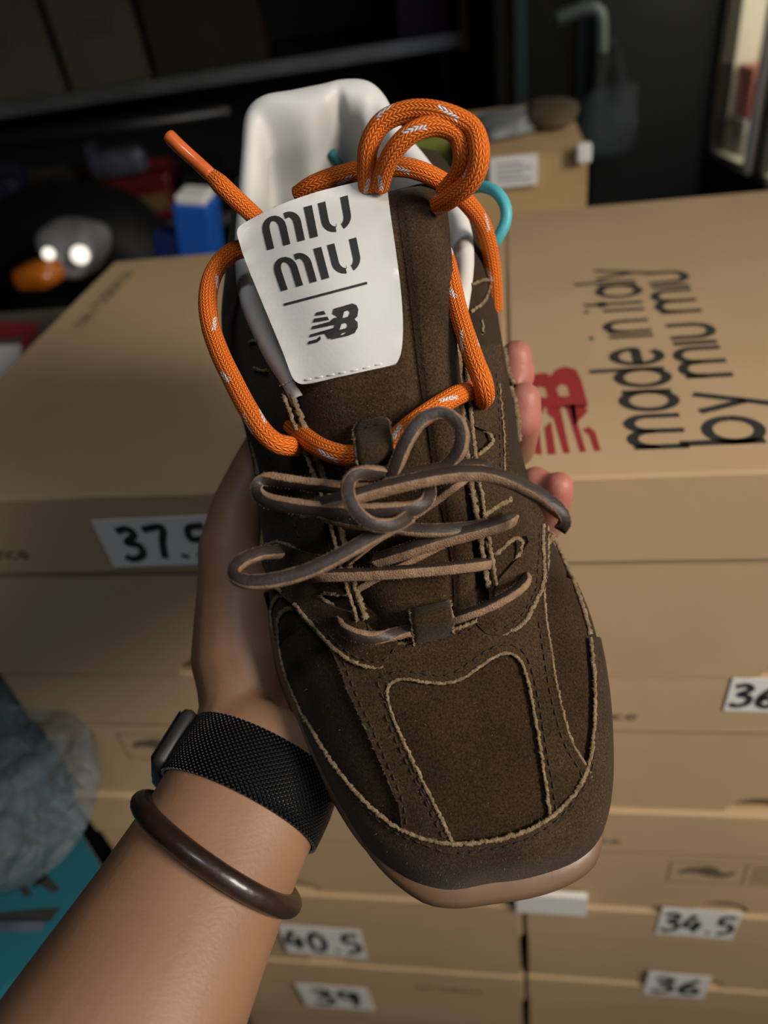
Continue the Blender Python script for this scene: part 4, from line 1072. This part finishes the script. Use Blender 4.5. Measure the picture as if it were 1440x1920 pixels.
b = MB(); polys_mesh(subdiv(NB, 2), quadmap((594, 585), (682, 563), (668, 622), (577, 646)), b)
b.build('emblem', M['print'], label)
stitch_part([[(570, 713), (620, 703), (680, 691), (738, 676)]], lb_bvh, label, .0001, m='white_thread', L=.0024, gap=.0012, r=.0003)

# -- leather laces: flat strips, one smooth dark face and suede on the others
def leather(path, wd=.0036, th=.0022, roll=0.0, dark='top', up=None, name='leather_lace', parent=shoe):
    wd *= .9; th *= .88; P = np.array(path, float); h0 = P[:, :3]
    W3 = np.array([pw(*p[:3]) for p in h0]); C3 = resample(catmull(W3, 8), .0011)
    L0 = np.r_[0, np.cumsum(np.linalg.norm(np.diff(W3, axis=0), axis=1))]; L0 /= L0[-1]
    rl = np.interp(np.linspace(0, 1, len(C3)), L0, P[:, 3] if P.shape[1] > 3 else np.full(len(P), roll)); rl = np.radians(rl)
    toc = np.array(CAMW) - C3; toc /= np.linalg.norm(toc, axis=1)[:, None]
    T = np.gradient(C3, axis=0); T /= np.linalg.norm(T, axis=1)[:, None] + 1e-9
    Sd = np.cross(T, toc); Sd /= np.linalg.norm(Sd, axis=1)[:, None] + 1e-9; N = np.cross(Sd, T)
    for _ in range(8):
        for A in (Sd, N): A[1:-1] = A[1:-1] * .5 + (A[:-2] + A[2:]) * .25
    s_ = np.cos(rl)[:, None] * Sd + np.sin(rl)[:, None] * N; n_ = -np.sin(rl)[:, None] * Sd + np.cos(rl)[:, None] * N
    w_, t_ = wd / 2, th / 2; c_ = .00035
    sec = [(-w_ + c_, t_), (w_ - c_, t_), (w_, t_ - c_), (w_, -t_ + c_), (w_ - c_, -t_), (-w_ + c_, -t_), (-w_, -t_ + c_), (-w_, t_ - c_)]
    ring = np.stack([C3 + s_ * x + n_ * y for x, y in sec], 1)
    rough = rng.normal(0, .00005, ring.shape); ring = ring + rough
    V, Fc = loft(ring, closed_v=True); mi = []
    for i in range(len(C3) - 1): mi += [(1 if j == 0 else 0) if dark == 'top' else (1 if j == 4 else 0) for j in range(8)]
    n = len(C3); Fc = list(Fc) + [tuple(range(8))[::-1], tuple((n - 1) * 8 + j for j in range(8))]; mi += [0, 0]
    # fuzz along the edges
    V = list(V)
    for i in range(0, n, 1):
        for j in (0, 1, 4, 5):
            c = ring[i, j]; d = (c - C3[i]); d = d / (np.linalg.norm(d) + 1e-9) + rng.normal(0, .5, 3); d /= np.linalg.norm(d)
            k = len(V); wv = T[i] * .00006; V += [c - wv, c + wv, c + d * rng.uniform(.0003, .0008)]; Fc.append((k, k + 1, k + 2)); mi.append(0)
    return obj(name, V, Fc, [M['lace_tan'], M['lace_dark']], parent, True, mi)
# criss-cross strips, bottom to top
leather([(630, 1164, .056, -30), (640, 1178, .064, -35), (665, 1190, .0670, -40), (700, 1196, .0660, -40), (745, 1188, .0635, 40), (790, 1177, .0615, 55), (830, 1166, .0615, 60), (870, 1154, .0665, 60), (920, 1135, .0685, 60), (962, 1112, .0695, 60), (982, 1094, .0660, 50), (986, 1082, .0580, 50)], wd=.0040, th=.0026)
leather([(652, 1116, .0600, 60), (675, 1100, .0650, 60), (720, 1075, .0675, 60), (780, 1045, .0700, 60), (830, 1020, .0700, 60)], wd=.0032, th=.0024)
leather([(590, 1081, .062, 62), (610, 1079, .0695, 62), (700, 1076, .0735, 62), (800, 1069, .0735, 62), (880, 1061, .0720, 62), (914, 1056, .0660, 62)], wd=.0036, th=.0034)
leather([(700, 1052, .0720, 42), (760, 1034, .0775, 42), (830, 1012, .0800, 42), (900, 994, .0810, 42), (945, 980, .0800, 42), (960, 972, .0700, 42)], wd=.0042, th=.0040)
leather([(606, 966, .0745, 30), (650, 978, .0800, 35), (720, 986, .0835, 35), (800, 995, .0835, 30), (880, 990, .0795, 30), (918, 982, .0700, 30)], wd=.0042, th=.0026)
leather([(650, 1052, .0700, 10), (690, 1020, .0775, 10), (740, 985, .0805, 30), (800, 948, .0825, 60), (855, 908, .0840, 60), (890, 882, .0790, 60)], wd=.0036, th=.0026)
# bow
leather([(690, 918, .0945, 58), (640, 914, .0955, 58), (580, 908, .0955, 58), (530, 901, .0950, 58), (505, 898, .0948, 48), (486, 903, .0948, 15), (482, 920, .0950, -15), (500, 938, .0955, -35), (560, 950, .0965, -40), (640, 957, .0975, -40), (720, 958, .0985, -35), (780, 952, .0980, -25), (804, 932, .0965, 0), (803, 908, .0950, 10)], wd=.0046, th=.0026)
leather([(770, 968, .0965, -25), (730, 990, .0970, -25), (690, 1012, .0970, -25), (640, 1040, .0965, -22), (590, 1065, .0955, -20), (540, 1082, .0945, -20), (490, 1091, .0935, -22), (452, 1088, .0925, -15), (438, 1074, .0910, 10), (450, 1054, .0880, 25), (485, 1038, .0850, 35), (525, 1034, .0790, 40)], wd=.0044, th=.0024)
leather([(733, 905, .0950, 15), (744, 870, .0995, 15), (765, 822, .1040, 15), (792, 787, .1060, 12), (828, 774, .1065, 0), (858, 792, .1055, -10), (866, 826, .1035, -15), (848, 864, .0995, -15), (806, 895, .0950, -15)], wd=.0042, th=.0038)
leather([(560, 956, .0940, 40), (640, 938, .0995, 45), (690, 924, .1010, 50), (760, 906, .1020, 52), (840, 891, .1020, 52), (900, 888, .1015, 52), (955, 901, .1005, 50), (1005, 926, .0990, 45), (1042, 953, .0970, 35), (1060, 975, .0945, 15), (1053, 990, .0915, 0)], wd=.0042, th=.0036)
leather([(720, 900, .0960, 55), (780, 888, .0985, 55), (850, 878, .0990, 55), (900, 873, .0985, 55), (916, 879, .0980, 55)], wd=.0042, th=.0034)
leather([(722, 888, .0965, 40), (694, 886, .1010, 35), (666, 889, .1040, 20), (652, 908, .1050, 8), (656, 938, .1050, 0), (674, 966, .1040, -5), (702, 984, .1025, -10), (738, 984, .1000, -10), (762, 970, .0975, -10)], wd=.0042, th=.0026)

# -- orange rope lace
M['rope'] = mat('orange_rope', (0.72, 0.155, 0.018), 0.75, spec=.25)
nt = M['rope'].node_tree; bs = nt.nodes['Principled BSDF']
def nd(t, **k):
    n = nt.nodes.new(t)
    for a, v_ in k.items(): setattr(n, a, v_)
    return n
def mth(op, a, b=None):
    n = nd('ShaderNodeMath', operation=op)
    for i, x in enumerate((a, b)):
        if x is None: continue
        if isinstance(x, (int, float)): n.inputs[i].default_value = x
        else: nt.links.new(x, n.inputs[i])
    return n.outputs[0]
uvn = nd('ShaderNodeUVMap', uv_map='uv'); sep = nd('ShaderNodeSeparateXYZ'); nt.links.new(uvn.outputs[0], sep.inputs[0])
U_, V_ = sep.outputs[0], sep.outputs[1]            # u round the rope (0..1), v along it in rope diameters
cells_v = mth('MULTIPLY', V_, 4.6); cells_u = mth('MULTIPLY', U_, 18.0)
zig = mth('ABSOLUTE', mth('SUBTRACT', mth('FRACT', mth('MULTIPLY', cells_u, .5)), .5))
dv_ = mth('FRACT', mth('ADD', cells_v, mth('MULTIPLY', zig, 2.0)))
hv = mth('SINE', mth('MULTIPLY', dv_, math.pi)); hu = mth('ABSOLUTE', mth('SINE', mth('MULTIPLY', cells_u, math.pi)))
hgt = mth('MULTIPLY', mth('POWER', hv, .6), mth('POWER', hu, .5))
bmp = nd('ShaderNodeBump'); bmp.inputs['Strength'].default_value = .9; bmp.inputs['Distance'].default_value = .0006
nt.links.new(hgt, bmp.inputs['Height']); nt.links.new(bmp.outputs[0], bs.inputs['Normal'])
# white flecks: two tracer yarns that surface in pairs
band = mth('FRACT', mth('MULTIPLY', V_, .155)); rowi = mth('FLOOR', cells_v)
f1 = mth('MULTIPLY', mth('LESS_THAN', band, .16), mth('LESS_THAN', mth('FRACT', mth('ADD', mth('MULTIPLY', U_, 3.0), mth('MULTIPLY', V_, .28))), .20))
f2 = mth('MULTIPLY', mth('LESS_THAN', mth('FRACT', mth('ADD', mth('MULTIPLY', V_, .155), .45)), .13), mth('LESS_THAN', mth('FRACT', mth('ADD', mth('MULTIPLY', U_, 2.0), mth('MULTIPLY', V_, -.22))), .16))
fl = mth('MULTIPLY', mth('MAXIMUM', f1, f2), mth('GREATER_THAN', dv_, .25))
mx = nd('ShaderNodeMix', data_type='RGBA'); nt.links.new(fl, mx.inputs[0])
cr = nd('ShaderNodeMix', data_type='RGBA'); nt.links.new(hgt, cr.inputs[0]); cr.inputs[6].default_value = (.50, .085, .006, 1); cr.inputs[7].default_value = (.90, .21, .02, 1)
nt.links.new(cr.outputs[2], mx.inputs[6]); mx.inputs[7].default_value = (.72, .66, .66, 1); nt.links.new(mx.outputs[2], bs.inputs['Base Color'])
def rope(path, r=.0030, name='rope_lace', ends=None, seed=0.0, parent=shoe):
    W3 = np.array([pw(*p[:3]) for p in path]); C3 = resample(catmull(W3, 8), .0008); n = len(C3); seg = 28
    rr = np.full(n, r)
    if ends is not None: rr = ends(np.linspace(0, 1, n)) * r
    L = np.r_[0, np.cumsum(np.linalg.norm(np.diff(C3, axis=0), axis=1))] / (2 * r) + seed
    T, Sd, N = ptframes(C3, np.array(UPN)); a = np.linspace(0, 2*np.pi, seg + 1)
    ring = C3[:, None] + rr[:, None, None] * (np.cos(a)[None, :, None] * Sd[:, None] + np.sin(a)[None, :, None] * N[:, None])
    V, Fc = loft(ring); uv = [(j / seg, L[i]) for i in range(n) for j in range(seg + 1)]
    V = list(V)
    for e_, sg in ((0, -1), (n - 1, 1)):
        V.append(C3[e_] + T[e_] * rr[e_] * .6 * sg); uv.append((.5, L[e_])); c = len(V) - 1
        for j in range(seg):
            q = (e_ * (seg + 1) + j, e_ * (seg + 1) + j + 1); Fc.append((c, q[0], q[1]) if sg > 0 else (c, q[1], q[0]))
    return fix_normals(obj(name, V, Fc, M['rope'], parent, True, uv=uv)), C3
rope([(478, 462, .098), (435, 473, .097), (404, 506, .095), (390, 552, .093), (394, 608, .092), (412, 662, .092), (436, 712, .092), (462, 762, .092), (490, 806, .092), (516, 830, .091), (538, 836, .088), (552, 838, .079)], seed=.5)
rope([(548, 800, .077), (572, 820, .085), (602, 840, .0905), (640, 853, .0935), (675, 853, .0945), (708, 848, .0950), (738, 826, .0955), (775, 794, .0970), (815, 766, .0970), (855, 742, .0935), (885, 732, .0860)], seed=2.1)
rope([(816, 452, .088), (832, 474, .095), (845, 522, .0985), (858, 580, .0990), (874, 632, .0990), (891, 680, .0985), (905, 715, .0970), (909, 742, .0910), (903, 752, .0800)], seed=4.0)
rope([(560, 366, .1080), (590, 346, .1125), (640, 328, .1150), (700, 316, .1160), (760, 314, .1150), (810, 330, .1120), (850, 356, .1060), (886, 392, .0970), (908, 430, .088), (920, 478, .078), (926, 530, .068), (928, 580, .058)], seed=1.2)
rope([(690, 352, .116), (688, 312, .123), (692, 272, .129), (718, 229, .134), (770, 208, .137), (830, 213, .138), (884, 240, .136), (899, 288, .133), (886, 335, .127), (850, 368, .120), (822, 385, .113)], seed=.2)
rope([(712, 350, .118), (722, 315, .125), (742, 278, .131), (775, 248, .135), (818, 236, .136), (856, 252, .134), (868, 292, .130), (858, 330, .124), (832, 362, .117)], r=.0029, seed=3.3)
fr_, C3 = rope([(395, 328, .121), (420, 352, .1195), (450, 380, .115), (480, 408, .108), (500, 428, .098)], r=.0027, ends=lambda t: .8 + .25 * np.minimum(1, t * 8), seed=.9)
M['aglet'] = mat('orange_plastic_tip', (.62, .13, .03), .25, var=.15, vscale=300, coat=.5)
ag = np.array([pw(u, v, h) for u, v, h in [(317, 255, .126), (340, 278, .1245), (370, 305, .1225), (398, 331, .121)]])
V, Fc = tube(resample(catmull(ag, 6), .001), .0021, 14, up=UPN); fix_normals(obj('aglet', V, Fc, M['aglet'], fr_))['label'] = 'shiny orange plastic lace tip'
# -- teal pull cord
tc_ = np.array([pw(*p) for p in [(885, 352, .083), (905, 350, .086), (930, 360, .088), (947, 385, .087), (948, 415, .084), (934, 445, .080), (916, 468, .075), (905, 485, .068)]])
V, Fc = tube(resample(catmull(tc_, 8), .001), .0021, 16, up=UPN); fix_normals(obj('pull_loop', V, Fc, M['teal'], shoe))['label'] = 'teal cord pull loop'

# ------------------------------------------------------------------ hand and forearm
def capsule(bm, p0, r0, p1, r1, n=14):
    p0, p1 = np.array(p0, float), np.array(p1, float); d = p1 - p0; L = np.linalg.norm(d); d = d / L
    up = np.array([0, 0, 1.]) if abs(d[2]) < .9 else np.array([1., 0, 0]); a = nz(np.cross(d, up)); c = np.cross(d, a); rings = []
    for k in range(1, 5): t = -math.pi / 2 + k * math.pi / 8 - math.pi/16; rings.append((p0 + d * r0 * math.sin(t), r0 * math.cos(t)))
    rings.append((p0, r0)); rings.append((p1, r1))
    for k in range(1, 5): t = k * math.pi / 8 - math.pi/16; rings.append((p1 + d * r1 * math.sin(t), r1 * math.cos(t)))
    vs = [[bm.verts.new(Vector(q + r * (math.cos(x) * a + math.sin(x) * c))) for x in np.linspace(0, 2*np.pi, n, endpoint=False)] for q, r in rings]
    for i in range(len(vs) - 1):
        for j in range(n): bm.faces.new((vs[i][j], vs[i][(j+1) % n], vs[i+1][(j+1) % n], vs[i+1][j]))
    bm.faces.new(vs[0][::-1]); bm.faces.new(vs[-1])
WR_ = cpx(474, 1466, .262); EB_ = cpx(120, 2140, .200)
FA = nz(EB_ - WR_); FL = nz(np.array([.89, .46, -.06])); FL = nz(FL - FA * (FA @ FL)); FN = np.cross(FA, FL); FN = FN if FN[2] < 0 else -FN
LF = float(np.linalg.norm(EB_ - WR_))
def rad_at(t):   # t: metres from the wrist towards the elbow
    return (np.interp(t, [-.03, -.012, 0, .02, .045, .08, .13], [.0228, .0262, .0272, .0274, .0294, .0335, .0375]),
            np.interp(t, [-.03, -.012, 0, .02, .045, .08, .13], [.0180, .0195, .0200, .0208, .0235, .0285, .0340]))
bm = bmesh.new(); prev = None; n = 36
tsx = np.linspace(-.022, LF, 22)
for i, t in enumerate(tsx):
    rl, rt = rad_at(t); c = WR_ + FA * t
    ring = [bm.verts.new(Vector(cw(c + FL * rl * math.cos(x) + FN * rt * math.sin(x)))) for x in np.linspace(0, 2*np.pi, n, endpoint=False)]
    if prev is None: bm.faces.new(ring[::-1])
    else:
        for j in range(n): bm.faces.new((prev[j], prev[(j+1) % n], ring[(j+1) % n], ring[j]))
    prev = ring
bm.faces.new(prev)
def C_(u, v, z): return cw(cpx(u, v, z))
def H_(a, s_, h): return sw(np.array([a, s_, h]))
def Hp(u, v, h): return pw(u, v, h)
def chain(pts):
    for (a, ra), (c, rc) in zip(pts[:-1], pts[1:]): capsule(bm, a, ra, c, rc)
wl, wr_ = cw(WR_ - FL * .012 - FA * .004), cw(WR_ + FL * .010 - FA * .004)
chain([(wl, .0145), (C_(455, 1325, .277), .0150), (C_(452, 1235, .284), .0185), (C_(449, 1130, .290), .0165), (C_(428, 1030, .296), .0118), (C_(446, 950, .303), .0105), (C_(478, 880, .309), .0098), (C_(505, 822, .314), .0085)])
chain([(C_(455, 1300, .282), .0165), (C_(520, 1180, .310), .0165), (C_(560, 1060, .325), .014)])
chain([(wr_, .0165), (C_(560, 1385, .285), .0165), (C_(610, 1290, .302), .0165), (H_(-.030, .000, -.0175), .0160), (H_(-.050, .022, -.0160), .0140)])
chain([(cw(WR_), .017), (C_(520, 1330, .290), .017), (H_(-.025, -.028, -.0175), .0165), (H_(-.070, -.012, -.0165), .0155), (H_(-.100, .004, -.015), .013)])
chain([(H_(-.02, -.022, -.0175), .0165), (H_(-.055, .004, -.017), .0155), (H_(-.082, .014, -.0155), .0135)])
tips = {'index': [(H_(-.104, .006, -.0145), .0115), (H_(-.112, .036, -.0125), .0098), (H_(-.113, .0555, .006), .0088), (Hp(966, 704, .034), .0080), (Hp(968, 668, .040), .0066)],
        'middle': [(H_(-.088, .014, -.015), .0115), (H_(-.090, .038, -.0125), .0098), (H_(-.088, .0570, .006), .0088), (Hp(978, 786, .034), .0080), (Hp(982, 748, .040), .0068)],
        'ring': [(H_(-.070, .020, -.0155), .0110), (H_(-.070, .038, -.0125), .0094), (H_(-.066, .0555, .000), .0082), (H_(-.066, .058, .014), .0070)],
        'pinky': [(H_(-.052, .024, -.0155), .0100), (H_(-.044, .044, -.0120), .0084), (Hp(1022, 985, -.002), .0074), (Hp(1042, 935, .014), .0068), (Hp(1047, 912, .020), .0062)]}
for k in tips: chain(tips[k])
me = bpy.data.meshes.new('arm_raw'); bm.normal_update(); bmesh.ops.recalc_face_normals(bm, faces=bm.faces); bm.to_mesh(me); bm.free()
tmp = bpy.data.objects.new('arm_raw', me); COL.objects.link(tmp)
rm = tmp.modifiers.new('r', 'REMESH'); rm.mode = 'VOXEL'; rm.voxel_size = .0016
sm = tmp.modifiers.new('s', 'SMOOTH'); sm.factor = .5; sm.iterations = 9
dg = bpy.context.evaluated_depsgraph_get(); me2 = bpy.data.meshes.new_from_object(tmp.evaluated_get(dg)); bpy.data.objects.remove(tmp)
M['skin'] = mat('skin', (0.205, 0.106, 0.057), 0.5, col2=(0.25, 0.135, 0.076), vscale=28, bump=.25, bscale=700, spec=.4, sss=.12, bdist=.0004)
base_w = cw(WR_ + FA * .05)
nt = M['skin'].node_tree; bs = nt.nodes['Principled BSDF']; src = bs.inputs['Base Color'].links[0].from_socket
tcs = nt.nodes.new('ShaderNodeTexCoord'); fac = None
for tp_ in (Hp(970, 690, .036), Hp(984, 770, .036), Hp(1046, 915, .020)):
    dn = nt.nodes.new('ShaderNodeVectorMath'); dn.operation = 'DISTANCE'; nt.links.new(tcs.outputs['Object'], dn.inputs[0]); dn.inputs[1].default_value = tuple(np.array(tp_) - np.array(base_w))
    mr = nt.nodes.new('ShaderNodeMapRange'); mr.inputs[1].default_value = .006; mr.inputs[2].default_value = .024; mr.inputs[3].default_value = .85; mr.inputs[4].default_value = 0
    nt.links.new(dn.outputs['Value'], mr.inputs[0])
    if fac is None: fac = mr.outputs[0]
    else:
        mm = nt.nodes.new('ShaderNodeMath'); mm.operation = 'MAXIMUM'; nt.links.new(fac, mm.inputs[0]); nt.links.new(mr.outputs[0], mm.inputs[1]); fac = mm.outputs[0]
mxs = nt.nodes.new('ShaderNodeMix'); mxs.data_type = 'RGBA'; nt.links.new(fac, mxs.inputs[0]); nt.links.new(src, mxs.inputs[6]); mxs.inputs[7].default_value = (.40, .125, .10, 1); nt.links.new(mxs.outputs[2], bs.inputs['Base Color'])
me2.transform(Matrix.Translation(-Vector(base_w))); me2.materials.clear(); me2.materials.append(M['skin']); me2.polygons.foreach_set('use_smooth', [True] * len(me2.polygons))
arm = bpy.data.objects.new('person', me2); COL.objects.link(arm); arm.location = base_w
tag(arm, 'bare left forearm and hand of a person, palm up, gripping the sneaker from below', 'person')
# -- watch: woven metal band with the case at the back of the wrist
M['mesh'] = mat('black_woven_metal', (0.045, 0.046, 0.05), 0.38, metal=.85)
nt = M['mesh'].node_tree; bs = nt.nodes['Principled BSDF']
uvn = nd('ShaderNodeUVMap', uv_map='uv'); sep = nd('ShaderNodeSeparateXYZ'); nt.links.new(uvn.outputs[0], sep.inputs[0])
a1 = mth('SINE', mth('MULTIPLY', mth('ADD', sep.outputs[0], sep.outputs[1]), 2 * math.pi)); a2 = mth('SINE', mth('MULTIPLY', mth('SUBTRACT', sep.outputs[0], sep.outputs[1]), 2 * math.pi))
hh_ = mth('MULTIPLY', mth('ADD', a1, 1.0), mth('ADD', a2, 1.0))
bmp = nd('ShaderNodeBump'); bmp.inputs['Strength'].default_value = 1.0; bmp.inputs['Distance'].default_value = .00035
nt.links.new(hh_, bmp.inputs['Height']); nt.links.new(bmp.outputs[0], bs.inputs['Normal'])
mxm = nd('ShaderNodeMix', data_type='RGBA'); nt.links.new(mth('MULTIPLY', hh_, .25), mxm.inputs[0]); mxm.inputs[6].default_value = (.012, .012, .013, 1); mxm.inputs[7].default_value = (.11, .112, .12, 1); nt.links.new(mxm.outputs[2], bs.inputs['Base Color'])
watch = thing('wristwatch', 'black woven metal wristwatch worn on the wrist, case turned to the far side', 'watch', tuple(cw(WR_)))
nu, rows, uv = 96, [], []
for k, (t, off) in enumerate([(-.0108, .0004), (-.0108, .0016), (-.006, .0019), (0, .002), (.006, .0019), (.0108, .0016), (.0108, .0004)]):
    rl, rt = rad_at(t); ring = []
    for j in range(nu + 1):
        x = 2*np.pi * j / nu; ring.append(cw(WR_ + FA * t + FL * (rl + off) * math.cos(x) + FN * (rt + off) * math.sin(x))); uv.append((j / nu * 92, t / .0108 * 6.5))
    rows.append(ring)
V, Fc = loft(np.array(rows)); fix_normals(obj('band', V, Fc, M['mesh'], watch, uv=uv))
cc = WR_ - FL * .0298 - FN * .006
def wbox(lo, hi, name, m, parent, bev):
    b = MB(); b.box(lo, hi, bev=bev); b.v = [cw(cc + FA * p[0] + FL * p[1] + FN * p[2]) for p in b.v]; return fix_normals(b.build(name, m, parent, True))
case = wbox((-.0112, -.0035, -.017), (.0112, .0030, .012), 'case', mat('satin_black_case', (.02, .02, .02), .45), watch, .0028)
wbox((-.0090, -.0040, -.014), (.0090, -.0034, .010), 'glass', M['black_gloss'], case, .0004)
wbox((-.003, -.002, -.0195), (.003, .002, -.0168), 'crown', M['black_gloss'], case, .0008)
# -- brown leather bracelet, hanging at a slant
M['bangle'] = mat('dark_brown_bangle', (0.022, 0.011, 0.008), 0.35, var=.3, vscale=60, bump=.2, bscale=300, coat=.2)
rl, rt = rad_at(.026); P = []
for x in np.linspace(0, 2*np.pi, 72, endpoint=False):
    P.append(cw(WR_ + FA * (.0245 + .0095 * math.sin(x) + .0035 * math.cos(x)) + FL * (rl + .0010) * math.cos(x) + FN * (rt + .0048) * math.sin(x)))
P = np.array(P); Pc = np.vstack([P, P[:2]])
rows = []
T = np.roll(P, -1, 0) - np.roll(P, 1, 0); T /= np.linalg.norm(T, axis=1)[:, None]; ctr = P.mean(0); N = P - ctr; N -= T * (N * T).sum(1)[:, None]; N /= np.linalg.norm(N, axis=1)[:, None]; Sd = np.cross(T, N)
ang = np.linspace(0, 2*np.pi, 16, endpoint=False); ring = P[:, None] + .0034 * (np.cos(ang)[None, :, None] * N[:, None] + np.sin(ang)[None, :, None] * Sd[:, None])
V, Fc = loft(ring, closed_u=True, closed_v=True)
tag(fix_normals(obj('bracelet', V, Fc, M['bangle'], None, loc=tuple(ctr))), 'round dark brown bracelet hanging on the forearm below the watch', 'bracelet')
# -- crumpled clear bag over the teal box
M['clear2'] = mat('clear_crumpled_film', (0.16, 0.20, 0.23), 0.22, var=.5, vscale=22, alpha=.38, spec=.6, bump=1.0, bscale=45, bdist=.02)
pb = on_z(12, 1436, TZ + .028)
lump('plastic_bag', (pb[0], pb[1], TZ + .028), (.056, .062, .032), M['clear2'], 'crumpled clear plastic bag lying on the teal shoe box', 'bag', 31, .30, None, 6)

# -- loose suede fibres on the upper
b = MB()
def fibres(bvh, n, box):
    k = 0
    while k < n:
        u, v = rng.uniform(box[0], box[2]), rng.uniform(box[1], box[3]); h, nn_, _, d = bvh.ray_cast(CAMW, Vector(cdir(nz(ray(u, v))))); k += 1
        if h is None: continue
        p = np.array(h); nn_ = np.array(nn_); nn_ = nn_ if nn_ @ (np.array(CAMW) - p) > 0 else -nn_
        dirv = nz(rng.normal(0, 1, 3) + nn_ * .5 + AX * .6); L = rng.uniform(.0004, .0011); wv = nz(np.cross(dirv, nn_)) * .00004
        b.add([p + nn_ * .00015 - wv, p + nn_ * .00015 + wv, p + nn_ * .0003 + dirv * L], [(0, 1, 2)])
fibres(vo_bvh, 900, (560, 1120, 1110, 1600)); fibres(mg_bvh, 900, (580, 1350, 1145, 1690)); fibres(dome_bvh, 500, (540, 1130, 1130, 1600)); fibres(TG_BVH, 900, (560, 340, 880, 1180)); fibres(er_b, 300, (850, 640, 1020, 1190)); fibres(el_b, 200, (490, 1010, 750, 1250))
o = b.build('suede_fibres', mat('pale_suede_fibre', (.22, .15, .085), .9), shoe); o['kind'] = 'stuff'
